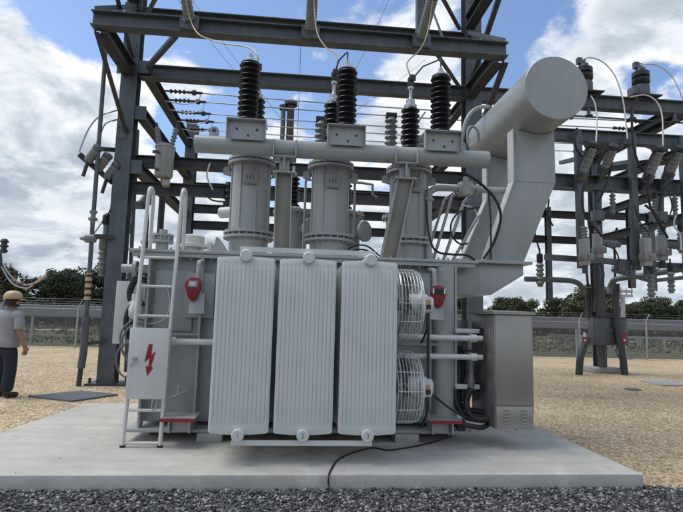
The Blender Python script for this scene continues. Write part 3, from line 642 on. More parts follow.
# cord on the slab
pts = [onz(332, 493, .02), V((.37, 4.62, .05)), V((.37, 4.64, .128)), onz(332, 468, .14), onz(338, 460, .14), onz(352, 453, .14), onz(372, 448, .14), onz(386, 450, .14), onz(400, 449, .14), onz(430, 443, .14), onz(452, 436, .14)]
tag(MB().tube(curve(pts), .0085, 8).build('supply_cable', 'rubber'), 'thin black power cord running over the front edge of the slab', 'cable')

# ================================================================== STEEL GANTRY
GY = 11.1
GT = thing('steel_gantry', (0, GY, 0), 'tall dark galvanised steel gantry frame of columns and beams behind the transformer', 'gantry')
def column(x0, x1, y0, z1, base=True, dep=.36):
    b = MB(); xc = (x0+x1)/2
    b.box((x0, y0, .03), (x1, y0+.022, z1)).box((x0, y0+dep, .03), (x1, y0+dep+.022, z1)).box((xc-.01, y0+.022, .03), (xc+.01, y0+dep, z1))
    z = .6
    while z < z1-.2:
        for x in (x0+.05, x1-.05): b.cyl((x, y0-.006, z), (x, y0+.001, z), .013, 6)
        z += .75
    c = b.build('column', 'galvanised', GT, smooth=False)
    if base:
        MB().box((x0-.18, y0-.15, 0), (x1+.28, y0+dep+.2, .035)).build('base_plate', 'dark_steel', c)
        for k in range(4):
            a = .6+k*math.pi/2; MB().cyl((xc+.36*math.cos(a), y0+.2+.36*math.sin(a), .0), (xc+.36*math.cos(a), y0+.2+.36*math.sin(a), .14), .03, 6).build('anchor_bolt', 'dark_steel', c)
column(-3.92, -3.58, GY, 9.6, True, .30); column(3.85, 4.22, GY, 9.6)
column(-3.58, -3.25, 16.2, 7.6); column(3.9, 4.25, 16.2, 7.6)
def beam(p, q, h=.3, w=.2, m='galvanised', **k): return MB().ibeam(p, q, h, w, **k).build('beam', m, GT, smooth=False)
beam((-3.55, GY+.17, 6.81), (3.84, GY+.17, 6.81), .30, .24)
beam((4.23, GY+.17, 6.81), (13.0, GY+.17, 6.81), .32, .24)
beam((-3.55, GY+.17, 8.14), (3.84, GY+.17, 8.14), .31, .24)
beam((-3.86, 9.3, 6.83), (4.04, 9.3, 6.83), .29, .24)
beam((-3.86, 9.3, 8.55), (4.04, 9.3, 8.55), .29, .24)
beam((-3.55, GY+.2, 4.77), (3.84, GY+.2, 4.77), .25, .2, 'dark_steel')
beam((-3.55, GY+.2, 4.18), (3.84, GY+.2, 4.18), .25, .2, 'dark_steel')
for z in (6.87, 5.82, 4.60):
    beam((-3.46, GY+.05, z), (-3.46, 16.19, z), .24, .2, 'dark_steel'); MB().box((-3.574, GY+.026, z-.15), (-3.34, GY+.048, z+.15)).build('end_plate', 'galvanised', GT); beam((4.05, GY+.4, z), (4.05, 16.19, z), .24, .2, 'dark_steel')
for z in (6.9, 5.5, 4.80, 4.27): beam((-3.24, 16.35, z), (3.89, 16.35, z), .26, .2, 'dark_steel')
def brace(p, q, w=.1, m='dark_steel'): return MB().angle(p, q, w).build('brace', m, GT, smooth=False)
for s, xa in ((-1, -3.80), (1, 3.98)):                       # knee frames carrying the two outer beams
    for z in (6.68, 8.40):
        brace((xa+s*.02, 9.3, z-.08), (xa+.05*-s, GY-.01, z-1.35), .09)
        beam((xa+.05*-s, 9.43, z+.10), (xa+.05*-s, GY-.005, z+.10), .30, .24, 'dark_steel')
    brace((xa+s*.03, 9.3, 7.0), (xa-.1*s, GY-.01, 8.2), .10, 'galvanised')
def stay(p, q, w=.09): return MB().angle(p, q, w).build('brace', 'galvanised', GT, smooth=False)
stay(at(174, 36, 9.4), at(146, 68, GY)); stay(at(435, 55, 9.4), at(458, 88, GY))
stay(at(148, 17, GY), at(160, -5, 9.6)); stay(at(438, -6, 9.6), at(458, 30, GY))
stay(at(418, -6, 9.5), at(418, 30, 9.45), .2)
stay(at(443, 42, 9.4), at(430, 6, GY), .05)
def gusset(px, py, y, w_=.2, h_=.3):
    q = at(px, py, y); b = MB().box((q.x-w_/2, y-.016, q.z-h_/2), (q.x+w_/2, y-.002, q.z+h_/2))
    for i in (-1, 1):
        for k in (-1, 0, 1): b.cyl((q.x+i*w_*.3, y-.034, q.z+k*h_*.34), (q.x+i*w_*.3, y-.015, q.z+k*h_*.34), .016, 6)
    b.build('gusset_plate', 'galvanised', GT, smooth=False)
for args in ((122, 132, GY), (124, 66, GY, .28, .36), (471, 92, GY, .28, .36), (473, 42, GY, .28, .36), (131, 10, GY, .26, .34), (476, 160, GY, .25, .3)): gusset(*args)
# right-hand frame of the same structure
beam((4.23, GY+.17, 5.95), (13.0, GY+.17, 5.95), .28, .22)
beam((4.23, GY+.17, 4.80), (13.0, GY+.17, 4.80), .34, .26)
c5 = at(598, 300, 15.6).x
def col2(x, y, z0, z1, w=.2, m='galvanised'): return MB().ibeam((x, y, z0), (x, y, z1), w, w*.95, .016, up=V((0, 1, 0))).build('column', m, GT, smooth=False)
col2(c5, 15.6, .1, 7.0, .30); col2(c5, GY+.17, .1, 7.0, .3)
for x in (6.52, 7.86, 9.15): MB().box((x-.075, GY-.105, 2.75), (x+.075, GY+.027, 6.0)).build('column', 'galvanised', GT, bevel=.01)
col2(10.2, 14.6, 2.6, 5.2, .16); col2(8.1, 15.6, 2.2, 5.2, .16); col2(11.6, 15.6, 2.6, 5.2, .2)
for z in (4.98, 4.15): beam((4.3, 15.6, z), (c5-.16, 15.6, z), .22, .18, 'dark_steel')
for z in (6.85, 5.92): beam((c5, 15.44, z), (c5, GY+.36, z), .2, .18, 'dark_steel')
for z in (5.02, 4.20): beam((c5, 15.44, z), (c5, GY+.36, z), .22, .18, 'dark_steel'); beam((c5+.16, 15.6, z), (15, 15.6, z), .22, .18, 'dark_steel')
beam((c5+.4, 17.0, 6.9), (15, 13.0, 6.9), .22, .18, 'dark_steel')
p, q = at(545, 257, GY+.16), at(683, 267, GY+.16); MB().bar(p, V((10.2, GY+.16, q.z-.02)), .1, .13).build('rail', 'galvanised', GT, smooth=False)
p, q = at(640, 283, 11.9), at(690, 270, 11.0)
for x in (6.52, 7.86): brace((x+.02, GY, 5.3), (x+.75, GY+2.2, 5.9), .1)

# concrete footing, boxes and conduits at the foot of the right column
fx, fy = c5, 15.6
tag(MB().box((fx-.45, fy-.5, 0), (fx+.5, fy+.45, .16)).build('column_footing', 'concrete_block', None, bevel=.02), 'low concrete footing under the steel column at the right', 'footing')
def control_box(x, lab, w=.42):
    t = thing('control_box', (x, fy-.42, .86), lab, 'control box')
    MB().box((x-w/2, fy-.60, .86), (x+w/2, fy-.28, 1.70)).build('case', 'galvanised', t, bevel=.012)
    MB().box((x-w/2+.02, fy-.617, .88), (x+w/2-.02, fy-.603, 1.68)).build('door', 'galvanised', t, bevel=.008)
    MB().box((x-w/2-.01, fy-.63, 1.702), (x+w/2+.01, fy-.27, 1.72)).build('roof', 'dark_steel', t)
    MB().cyl((x+w/2-.07, fy-.64, 1.3), (x+w/2-.07, fy-.615, 1.3), .02, 10).build('handle', 'bolt_metal', t)
    for k in range(3): MB().tube(curve([(x-.1+.1*k, fy-.45, .87), (x-.14+.13*k, fy-.45, .65), (x-.06+.08*k, fy-.5, .42), (x-.06+.08*k, fy-.48, .155)]), .018, 8).build('cable', 'galvanised', t)
control_box(fx-.23, 'grey steel control box with a door on the left side of the right column', .62); control_box(fx+.40, 'narrow grey control box on the right side of the right column', .3)
def conduit(pts, r, lab, grp=None, m='dark_steel', nm='conduit'): return tag(MB().tube(curve([V(p) for p in pts], 6), r, 12).build(nm, m), lab, 'conduit' if nm == 'conduit' else 'cable', grp)
g = lambda px, py, y=15.0: at(px, py, y)
def gz(px, y): q = at(px, 375, y); return V((q.x, y, 0))
conduit([gz(579, 14.6), g(580, 360, 14.6), g(582.5, 350, 14.7), g(588, 338, 14.85)], .10, 'thick grey conduit curving up from the gravel left of the right column base')
conduit([gz(625, 14.8), g(621, 345, 14.8), g(617, 322, 14.9), g(615, 290)], .10, 'thick grey conduit leaning beside the right column base')
conduit([g(588.5, 318, 15.3), g(588.5, 300, 15.3), g(588, 286)], .10, 'short thick dark conduit stub above the left control box')
conduit([g(616, 300), g(616, 288), g(615.5, 284)], .11, 'short thick dark conduit stub above the right control box')
conduit([g(588, 286), g(586, 265), g(583, 240), g(583, 225)], .035, 'black cable rising from the left conduit stub to the switch', None, 'rubber', 'control_cable')
conduit([g(615, 285), g(615, 260), g(614, 240), g(617, 228)], .035, 'black cable rising from the right conduit stub', None, 'rubber', 'control_cable')
conduit([g(596, 312), g(597, 285), g(596, 265)], .09, 'dark straight conduit rising along the right column')
conduit([g(525, 279, 14.6), g(560, 280, 14.6), g(574, 281.5, 14.6), g(581, 286, 14.6), g(584, 294, 14.6)], .08, 'grey pipe with a rounded bend right of the conservator bracket', None, 'galvanised')
conduit([g(609, 294, 14.4), g(611, 285, 14.4), g(617, 279, 14.2), g(640, 276, 13.8), g(700, 266, 12.5)], .08, 'grey pipe bending right from the right column towards the picture edge', None, 'galvanised')
for px, lab, c in ((585, 'small red and white tag hanging left of the control boxes', 'white_print'), (624.5, 'small red lock tag hanging right of the control boxes', 'red_paint')):
    q = g(px, 338, 14.4); t = thing('warning_tag', (q.x, q.y, q.z-.12), lab, 'tag')
    MB().box((q.x-.065, q.y, q.z-.13), (q.x+.065, q.y+.02, q.z+.03)).build('tag_plate', 'red_paint', t, bevel=.005)
    MB().box((q.x-.03, q.y-.006, q.z-.09), (q.x+.03, q.y-.0005, q.z-.045)).build('tag_text_field', 'white_print', t)
    MB().box((q.x-.035, q.y, q.z+.032), (q.x+.03, q.y+.02, q.z+.16)).build('tag_strap', c, t)

# ================================================================== EQUIPMENT ON THE GANTRY
def cutout(p, d, lab, L=.62, grp=None, blade=True):          # insulator on a bracket carrying a switch blade
    p, d = V(p), V(d).normalized(); t = thing('switch_insulator', p, lab, 'insulator', grp)
    x, u, dd = frame(d)
    MB().lathe(sheds(.10, .088, .04, L-.05, 5), p, d, 18).build('insulator', 'porcelain_grey', t, ang=60)
    MB().lathe([(.10, 0), (.10, .05)], p, d, 12).box(p-V((.13, .03, .13)), p+V((.13, .03, .06))).build('base_bracket', 'galvanised', t)
    e = p+d*L
    MB().lathe([(.10, -.06), (.10, .03), (.05, .05)], e, d, 12).bar(e-x*.12, e+x*.14, .06, .06).bar(e+u*.02, e+u*.14+x*.06, .05, .05).build('head_fitting', 'dark_steel', t)
    if blade: MB().tube([e+x*.08-u*.02, e-d*(L*.6)+x*.14-u*.2, e-d*(L*1.15)+x*.12-u*.26], .022, 8).build('fuse_tube', 'dark_steel', t)
    return t
# three station posts on the outer beam, pointing to the front
FB = []
for px, lab in ((189, 'grey post insulator on the front beam, leftmost of three'), (310.5, 'grey post insulator on the front beam, middle of three'), (421.5, 'grey post insulator on the front beam, nearest the right column')):
    q = at(px, 34, 9.15); q.z = 6.88; t = thing('post_insulator', (q.x, 9.17, 6.83), lab, 'insulator')
    d = V((0, -.93, .36)).normalized()
    if px < 200: L = 1.25
    else: L = .92
    MB().lathe(sheds(.105, .088, .04, L-.05, 12), q, d, 20).build('insulator', 'porcelain_grey', t, ang=60)
    MB().box((q.x-.17, 9.1, 6.70), (q.x+.17, 9.177, 6.95)).lathe([(.13, -.02), (.13, .05)], q, d, 14).build('base_bracket', 'galvanised', t)
    e = q+d*L; MB().lathe([(.1, -.05), (.1, .03)], e, d, 12).box(e-V((.13, .05, .05)), e+V((.13, .05, .07))).box(e+V((.02, -.06, .05)), e+V((.10, .04, .16))).build('head_fitting', 'dark_steel', t)
    FB.append(e)
W3 = [[FB[0], at(192, 24, 8.0), at(215, 41, 7.3), at(247, 47, 6.7), at(257, 55, 6.5), V((-.56, 6.5, 4.72))],
      [FB[1], at(316, 27, 8.0), at(324, 45, 7.2), at(337, 56, 6.6), V((.45, 6.5, 4.74))],
      [FB[2], at(428, 30, 8.2), at(421, 48, 7.5), at(409, 60, 6.8), at(407, 66, 6.6), V((1.49, 6.5, 4.74))]]
for pts, nm in zip(W3, ('left', 'middle', 'right')):
    tag(MB().tube(curve(pts), .0095, 8).build('jumper_wire', 'brass_wire'), f'bare jumper wire drooping from the front beam to the {nm} bushing', 'wire')
# strain bus wires along x
for i, (px, py, y) in enumerate(((157, 94.5, 12.75), (162, 102.5, 13.3), (170, 114.5, 14.1), (175, 121, 14.7), (181, 131, 15.4))):
    x0 = -3.42; z = 7.06; word = ('nearest', 'second nearest', 'middle', 'second farthest', 'farthest')[i]
    t = thing('bus_wire', (x0, y, z), f'horizontal bus wire between the side beams, {word} of five', 'wire')
    MB().tube(sag((x0+.95, y, z), (9.0, y, z), .06), .017, 6).build('conductor', 'aluminium_wire', t)
    MB().lathe([(.025, 0), (.025, .12)]+sheds(.06, .025, .12, .55, 4)[1:]+[(.035, .56), (.035, .68), (.07, .70), (.07, .78), (.035, .8), (.03, .95)], (x0, y, z), (1, 0, 0), 10).build('strain_insulator', 'dark_steel', t, ang=60)
    MB().lathe([(.025, 0), (.025, .12)]+sheds(.06, .025, .12, .55, 4)[1:]+[(.035, .56), (.05, .68)], (9.6, y, z), (-1, 0, 0), 10).build('strain_insulator', 'dark_steel', t, ang=60)
    MB().tube(curve([(x0+.9, y, z), (x0+.85, y-.05, z-.25), (x0+.5, y-.1, z-.36), (x0+.05, y-.1, z-.3)]), .012, 6).build('jumper', 'aluminium_wire', t)
beam((9.62, GY+.3, 7.0), (9.62, 16.2, 7.0), .24, .2, 'dark_steel')
# small bus rod slung under the right top beam
t = thing('bus_rod', (7, GY+.1, 6.4), 'thin bus rod on small hangers under the right top beam', 'bus bar')
MB().cyl((5.4, GY+.1, 6.42), (12, GY+.1, 6.42), .022, 8).build('rod', 'dark_steel', t)
for x in (5.6, 6.9, 8.0, 9.1, 10.2): MB().box((x-.03, GY+.07, 6.41), (x+.03, GY+.13, 6.648)).lathe([(.09, 0), (.09, .03)], (x, GY+.1, 6.43), (0, 0, 1), 10).build('hanger', 'galvanised', t)

# pole-mounted tank on the left bay
q = at(164.5, 161, 10.9)
t = thing('regulator_tank', (q.x, q.y, q.z-.4), 'light grey cylindrical tank hung from the left bay beside the column', 'regulator')
MB().lathe([(.15, -.36), (.175, -.35), (.185, -.33), (.195, .27), (.21, .275), (.21, .31), (.19, .32), (.15, .36), (.05, .39)], q, (0, 0, 1), 32).build('tank', 'switch_grey', t, ang=30)
MB().box(q+V((-.06, .18, -.5)), q+V((.06, .36, .2))).box(q+V((-.02, -.02, -.52)), q+V((.12, .1, -.40))).build('hanger', 'grey_paint', t)
for dx, tilt in ((-.17, -.35), (.16, .4)):
    o = MB().lathe(sheds(.065, .04, 0, .38, 5), q+V((dx*.8, 0, .35)), (tilt*.5, 0, 1), 14).build('bushing', 'porcelain_grey', t, ang=60)
    MB().lathe([(.03, .38), (.03, .48)], q+V((dx*.8, 0, .35)), (tilt*.5, 0, 1), 8).build('bushing_cap', 'dark_steel', o)
for z in (.12, -.25): MB().cyl(q+V((-.08, -.27, z)), q+V((-.08, -.2, z)), .03, 8).build('lug', 'dark_steel', t)
MB().box(q+V((-.20, -.215, .10)), q+V((-.12, -.19, .16))).build('nameplate', 'dark_steel', t)

# slanted switch insulators left of the left column
MB().bar(at(79, 154, 11.0), at(113, 183, 11.35), .08, .1).build('switch_arm', 'dark_steel', GT)
MB().bar(at(116, 150, 11.35), at(101, 149, 11.2), .08, .08).build('switch_arm', 'dark_steel', GT)
for i, (px, py) in enumerate(((88, 161), (98, 169), (107, 178))):
    y = 11.0+i*.13; a, e = at(px, py, y), at(px+9, py-12, y-.15); d = e-a
    t = thing('switch_insulator', a, f'stubby slanted grey insulator left of the left column, {("outer", "middle", "inner")[i]} of three', 'insulator')
    MB().lathe(sheds(.10, .085, .0, d.length, 4), a, d, 18).build('insulator', 'porcelain_grey', t, ang=60)
    MB().lathe([(.10, 0), (.10, .06), (.04, .09)], e, d, 12).build('head_fitting', 'galvanised', t)
    if i != 1: MB().bar(at(px, py, y-.05), at(px-5, py+15, y-.1), .06, .06).build('blade', 'dark_steel', t)
for a, bb, c, lab in (((79, 152), (88, 130), (114, 111), 'curved jumper wire arching left of the left column, outer one'), ((93, 152), (100, 135), (115, 120), 'curved jumper wire arching left of the left column, inner one')):
    tag(MB().tube(curve([at(*a, 11.2), at(*bb, 11.2), at((bb[0]+c[0])/2-2, (bb[1]+c[1])/2-4, 11.2), at(*c, 11.3), at(c[0]+11, c[1]-2, 11.75)]), .018, 8).build('jumper_wire', 'aluminium_wire'), lab, 'wire')
# operating rod beside the left column
yr = 10.9
t = thing('switch_rod', gz(79, 10.9), 'long thin vertical switch rod standing left of the left column', 'rod')
MB().tube([at(106, 42, yr), at(104.5, 60, yr)], .05, 8).lathe(sheds(.07, .04, 0, .3, 3), at(104, 56, yr), (0, 0, 1), 12).build('rod_head', 'porcelain_grey', t)
MB().tube([at(105, 60, yr), at(99, 140, yr), at(93.5, 214, yr)], .045, 10).build('upper_pipe', 'galvanised', t)
MB().lathe([(.05, -.12), (.05, -.05), (.09, -.05), (.09, 0), (.05, 0), (.05, .1), (.075, .1), (.075, .15)], at(93, 218, yr), (0, 0, 1), 12).build('coupling', 'porcelain_grey', t)
MB().tube([at(93, 216, yr), at(91, 250, yr), at(86, 318, yr)], .045, 10).build('lower_pipe', 'galvanised', t)
MB().tube([at(86, 316, yr), at(83.5, 352, yr), at(81, 368, yr)], .075, 10).build('sleeve', 'galvanised', t)
MB().tube([at(81, 367, yr), at(78.5, 386, yr), at(78, 389, yr)], .05, 10).build('foot_link', 'dark_steel', t)
b = MB(); c0, c1 = at(89.2, 273, yr-.02), at(87.2, 300, yr-.02)
MB().tube([c0, c1], .062, 10).build('yellow_sleeve', 'hat', t)
for k in range(4):
    f0 = .06+k*.24; MB().tube([c0.lerp(c1, f0), c0.lerp(c1, f0+.09)], .0645, 10).build('black_band', 'black_print', t)
t = thing('rod_bracket', at(100, 236, 11.05), 'horizontal bracket arm with a pointed tip on the left column', 'bracket')
MB().bar(at(113, 237, 11.02), at(91, 236.5, 10.93), .07, .10).build('arm', 'dark_steel', t)
MB().lathe([(.02, 0), (.05, .08), (.09, .12), (.09, .3), (.05, .32)], at(80, 238.5, 10.9), (1, 0, .05), 12).build('tip', 'porcelain_grey', t)
MB().bar(at(106, 341, 11.02), at(85, 344, yr+.02), .05, .07).build('lower_arm', 'dark_steel', t)
# arrester on left side of the column and its lead
q = at(103.5, 262, 11.3)
t = thing('surge_arrester', (q.x, q.y, q.z-.3), 'pale stacked arrester hanging on the left side of the left column', 'arrester')
MB().lathe([(.08, -.3), (.08, -.2)]+sheds(.13, .09, -.2, .25, 4)[1:]+[(.12, .27), (.12, .5), (.06, .52), (.06, .8)], q, (0, 0, 1), 18).build('body', 'porcelain_grey', t, ang=60)
MB().lathe([(.07, .8), (.09, .82), (.09, 1.0), (.04, 1.05)], q, (0, 0, 1), 12).build('cap', 'rubber', t)
MB().tube(curve([q+V((0, -.05, 1.0)), at(98, 228, 11.2), at(92, 236, 11.1)]), .012, 6).build('lead', 'rubber', t)
tag(MB().tube(curve([at(117, 175, 11.3), at(113, 188, 11.2), at(112, 205, 11.2), at(106, 218, 11.2)]), .016, 8).build('jumper_wire', 'rubber'), 'black jumper lead along the left side of the left column', 'wire')
# things seen through the left bay
q = at(134, 200, 11.4)
tag(MB().tube([at(137.5, 130, 11.6), at(134, 200, 11.6), at(129, 300, 11.6), at(126, 372, 11.6)], .045, 10).build('conduit', 'galvanised'), 'vertical grey conduit pipe just right of the left column', 'conduit')
tag(MB().tube([V((-3.35, 13.0, 0)), V((-3.35, 13.0, 5.6))], .08, 10).build('conduit', 'dark_steel'), 'dark vertical conduit pipe behind the ladder in the left bay', 'conduit')
for i, (px, py) in enumerate(((141, 196), (147, 192))):
    cutout(at(px, py+8, 13+i*.6), at(px+9, py-4, 13+i*.6)-at(px, py+8, 13+i*.6), f'small slanted insulator under the left bay beams, {("nearer", "farther")[i]} one', .45, None, False)
q = at(122, 245, 11.7)
t = thing('metering_transformer', (q.x, q.y, q.z-.5), 'grey instrument transformer just right of the left column', 'transformer')
MB().lathe([(.12, -.5), (.12, -.35)]+sheds(.15, .1, -.35, .25, 5)[1:]+[(.16, .27), (.16, .5), (.1, .55)], q, (0, 0, 1), 18).build('body', 'porcelain_grey', t, ang=60)
MB().lathe([(.04, .55), (.04, .7), (.07, .7), (.07, .78)], q, (0, 0, 1), 10).build('terminal', 'dark_steel', t)
tag(MB().tube(curve([at(143, 205, 12), at(148, 215, 12), at(147, 240, 12)]), .02, 8).build('jumper_wire', 'rubber'), 'black jumper lead hanging under the left bay', 'wire')
for i, (a, bb, c) in enumerate((((210, 163), (207, 176), (213, 190)), ((205, 192), (212, 200), (228, 202)))):
    tag(MB().tube(curve([at(*a, 11.2), at(*bb, 11.2), at(*c, 11.2)]), .018, 8).build('jumper_wire', 'white_wire' if i == 0 else 'rubber'), ('pale jumper lead hanging between the two cross beams left of the turret', 'black jumper lead drooping below the lower cross beam left of the turret')[i], 'wire')
q = at(228, 198, 11.2)
tag(MB().lathe(sheds(.11, .06, -.2, .35, 4), q, (0, 0, 1), 12).build('hanging_insulator', 'porcelain_dark'), 'dark insulator hanging from the lower cross beam behind the left turret', 'insulator')

# potential devices standing on the right top beam
def beam_device(px, py, lab, arcs):
    q = at(px, py, GY+.15); z = 6.985
    t = thing('beam_arrester', (q.x, GY+.15, z), lab, 'arrester')
    MB().box((q.x-.36, GY-.1, z), (q.x+.36, GY+.42, z+.03)).box((q.x-.3, GY-.05, z-.2), (q.x-.24, GY-.02, z)).build('shelf', 'dark_steel', t)
    MB().lathe([(.22, .03), (.22, .06), (.19, .07), (.19, .30), (.16, .34)], (q.x, GY+.15, z), (0, 0, 1), 22).box((q.x-.30, GY-.02, z+.03), (q.x-.18, GY+.25, z+.25)).build('body', 'galvanised', t, ang=30)
    MB().lathe([(.14, .34), (.20, .38), (.205, .50), (.14, .52), (.20, .55), (.20, .66), (.13, .70)], (q.x, GY+.15, z), (0, 0, 1), 22).build('insulator', 'porcelain_dark', t, ang=60)
    MB().lathe([(.12, .70), (.11, .78), (.05, .80), (.05, .90)], (q.x, GY+.15, z), (0, 0, 1), 14).box((q.x-.17, GY+.1, z+.78), (q.x-.05, GY+.2, z+.93)).build('cap', 'galvanised', t)
    for m_, pts, lb in arcs: tag(MB().tube(curve([at(x, y, d) for x, y, d in pts]), .016, 8).build('jumper_wire', m_), lb, 'wire')
beam_device(584, 78, 'grey and black device on the top beam, partly hidden behind the conservator', [('white_wire', [(582, 60, 11.1), (590, 57.5, 11.0), (603, 62, 10.9), (615, 76, 10.8), (623, 100, 10.7), (626, 125, 10.6), (628, 143, 10.5)], 'pale cable arching from the device beside the conservator down to a switch'), ('white_wire', [(591, 96, 11), (595, 104, 10.9), (597, 120, 10.8), (596, 143, 10.55)], 'pale cable dropping just right of the conservator end')])
beam_device(641, 85, 'grey and black device standing on the right top beam in the open', [('white_wire', [(640, 65, 11.1), (655, 64.5, 11.0), (670, 74, 10.9), (680, 92, 10.8), (688, 115, 10.8)], 'pale cable arching from the right device out of the picture'), ('white_wire', [(630, 97, 11.0), (645, 95, 10.9), (656, 101, 10.8), (662, 115, 10.7), (663, 147, 10.55)], 'pale cable curving below the right device down to a switch')])
for pts, lab, m_ in (([(577, 128), (575, 145), (582, 158), (585, 165)], 'black lead curving beside the first hanging post', 'rubber'), ([(631, 106), (632, 125), (634, 150), (641, 168), (646, 171)], 'black lead falling beside the second hanging post', 'rubber'),
                     ([(584, 185), (582, 200), (585, 215), (595, 228), (603, 237)], 'black lead swinging from the first switch to the column', 'rubber'), ([(613, 150), (610, 172), (604, 190), (598, 202)], 'black lead slanting down right of the first switch', 'rubber'),
                     ([(650, 175), (648, 190), (650, 205), (660, 225), (668, 238)], 'black lead swinging from the third switch downwards', 'rubber'), ([(679, 153), (670, 178), (662, 195), (659, 210)], 'black lead slanting down from the fourth switch', 'rubber'),
                     ([(549, 199), (548, 215), (553, 226)], 'thin black lead hanging by the conservator support', 'rubber'), ([(533, 222), (536, 238), (540, 252)], 'thin black lead reaching the arrester by the conservator support', 'rubber'),
                     ([(676, 215), (674, 225), (680, 235), (681, 250)], 'thin pale lead at the far right edge', 'white_wire'), ([(645, 205), (656, 215), (666, 235)], 'thin black lead by the second hanging post', 'rubber')):
    dd = 15.42 if 'conservator support' in lab else 10.8
    tag(MB().tube(curve([at(x, y, dd) for x, y in pts]), .028 if m_ == 'rubber' else .018, 8).build('jumper_wire', m_), lab, 'wire')
for (px, py, qx, qy, lab) in ((582, 176, 593, 146, 'stout tilted switch insulator on the right beam, closest to the conservator'), (604, 170, 613, 148, 'tilted switch insulator on the right beam, second from the conservator'), (648, 178, 660, 150, 'stout tilted switch insulator on the right beam, third from the conservator'), (668, 176, 680, 150, 'tilted switch insulator on the right beam, nearest the picture edge')):
    a, e = at(px, py, 10.95), at(qx, qy, 10.55)
    t = thing('switch_insulator', a, lab, 'insulator'); d = e-a; L = d.length; x, u, dd = frame(d)
    MB().lathe(sheds(.11, .095, .08, L-.03, 5), a, d, 18).build('insulator', 'porcelain_grey', t, ang=60)
    MB().lathe([(.10, -.1), (.13, -.08), (.13, .08)], a, d, 12).bar(a-d*.05, a-d*.45+V((0, .1, 0)), .1, .16).build('base_bracket', 'galvanised', t)
    MB().lathe([(.11, 0), (.11, .08), (.06, .1)], e, d, 12).bar(e-x*.18, e+x*.2, .07, .08).bar(e+x*.12-u*.05, e+x*.2+u*.2, .06, .06).bar(e-x*.1, e-x*.12+u*.16, .05, .05).build('head_fitting', 'dark_steel', t)
    MB().tube([e+x*.13, a+d*.35+x*.2-u*.05, a-d*.05+x*.17-u*.1], .03, 8).build('fuse_tube', 'dark_steel', t)
    if px == 604: MB().bar(e, at(631, 144.5, 10.5), .06, .07).lathe([(.05, 0), (.08, .03), (.08, .14), (.04, .16)], at(627, 146, 10.5), (0, 0, 1), 10).build('side_arm', 'dark_steel', t)
for k, (pts, lab) in enumerate((([(586, 150), (596, 158), (606, 150)], 'short black loop between the first two switch heads'), ([(655, 152), (666, 160), (677, 152)], 'short black loop between the last two switch heads'),
        ([(634, 205), (640, 222), (648, 232)], 'thin black lead beside the second post, short one'), ([(590, 205), (588, 222), (592, 238)], 'thin black lead beside the first post, short one'),
        ([(668, 190), (672, 206), (668, 220), (664, 232)], 'thin wavy black lead near the right edge'), ([(606, 246), (615, 250), (620, 262)], 'thin black lead from the breaker pole to the finned box'),
        ([(600, 262), (604, 275), (600, 288)], 'thin black lead under the breaker pole at the column'),
        ([(646, 262), (652, 272), (660, 268)], 'thin black loop under the breaker pole near the right edge'))):
    tag(MB().tube(curve([at(x, y, 15.4 if 'conservator' in lab else 10.75) for x, y in pts]), .016, 8).build('jumper_wire', 'rubber'), lab, 'wire')
for k, (px, py, lab) in enumerate(((612, 186, 'small hanging insulator under the right beam, left of the second post'), (655, 188, 'small hanging insulator under the right beam, right of the second post'), (674, 190, 'small hanging insulator under the right beam, by the picture edge'))):
    q = at(px, py, 11.2); q.z = 4.63; t = thing('hanging_insulator', q, lab, 'insulator')
    MB().lathe([(.03, 0), (.03, -.08)]+[(r_, -.08-h_) for r_, h_ in sheds(.075, .045, 0, .34, 4)]+[(.03, -.43), (.05, -.45), (.05, -.55), (.02, -.57)], q, (0, 0, 1), 12).build('insulator', 'porcelain_grey', t, ang=60)
    MB().box(q+V((-.05, -.04, -.01)), q+V((.05, .04, .012))).build('clamp', 'dark_steel', t)
# lower switchgear hung at the foot of the posts and on the column
def breaker(px, py, y, lab, s=1.0, horn=True):
    q = at(px, py, y); t = thing('breaker_pole', (q.x, y, q.z-.6*s), lab, 'breaker pole')
    MB().box((q.x-.10*s, y-.12, q.z-.42*s), (q.x+.10*s, y+.08, q.z+.30*s)).build('housing', 'switch_grey', t, bevel=.02)
    MB().box((q.x-.15*s, y-.17, q.z-.28*s), (q.x+.17*s, y+.05, q.z-.10*s)).build('mechanism', 'porcelain_grey', t, bevel=.02)
    MB().lathe(sheds(.10*s, .06*s, 0, .32*s, 4), (q.x, y-.02, q.z+.30*s), (0, 0, 1), 14).build('upper_insulator', 'porcelain_grey', t, ang=60)
    if horn:
        o = MB().lathe(sheds(.11*s, .08*s, .0, .44*s, 5), (q.x+.10*s, y-.05, q.z+.02), (1, -.2, -.08), 14).build('side_insulator', 'porcelain_grey', t, ang=60)
        MB().lathe([(.09*s, .44*s), (.09*s, .50*s), (.03, .52*s)], (q.x+.10*s, y-.05, q.z+.02), (1, -.2, -.08), 12).build('terminal_cap', 'galvanised', o)
    MB().lathe([(.07*s, -.62*s), (.07*s, -.42*s)], (q.x, y-.02, q.z), (0, 0, 1), 10).build('lower_fitting', 'dark_steel', t)
    MB().box((q.x-.02, y-.18, q.z-.2*s), (q.x+.02, y-.171, q.z-.17*s)).build('red_mark', 'red_paint', t)
breaker(584, 250, 10.85, 'pale grey breaker pole at the foot of the first hanging post', .85, False)
breaker(597, 244, 11.3, 'pale grey breaker pole in front of the right column', .82)
breaker(645, 250, 10.85, 'pale grey breaker pole at the foot of the second hanging post', .9, False)
breaker(661, 246, 11.2, 'pale grey breaker pole right of the second hanging post', .85)
breaker(688, 262, 11.2, 'pale grey breaker pole cut by the right picture edge', 1.0)
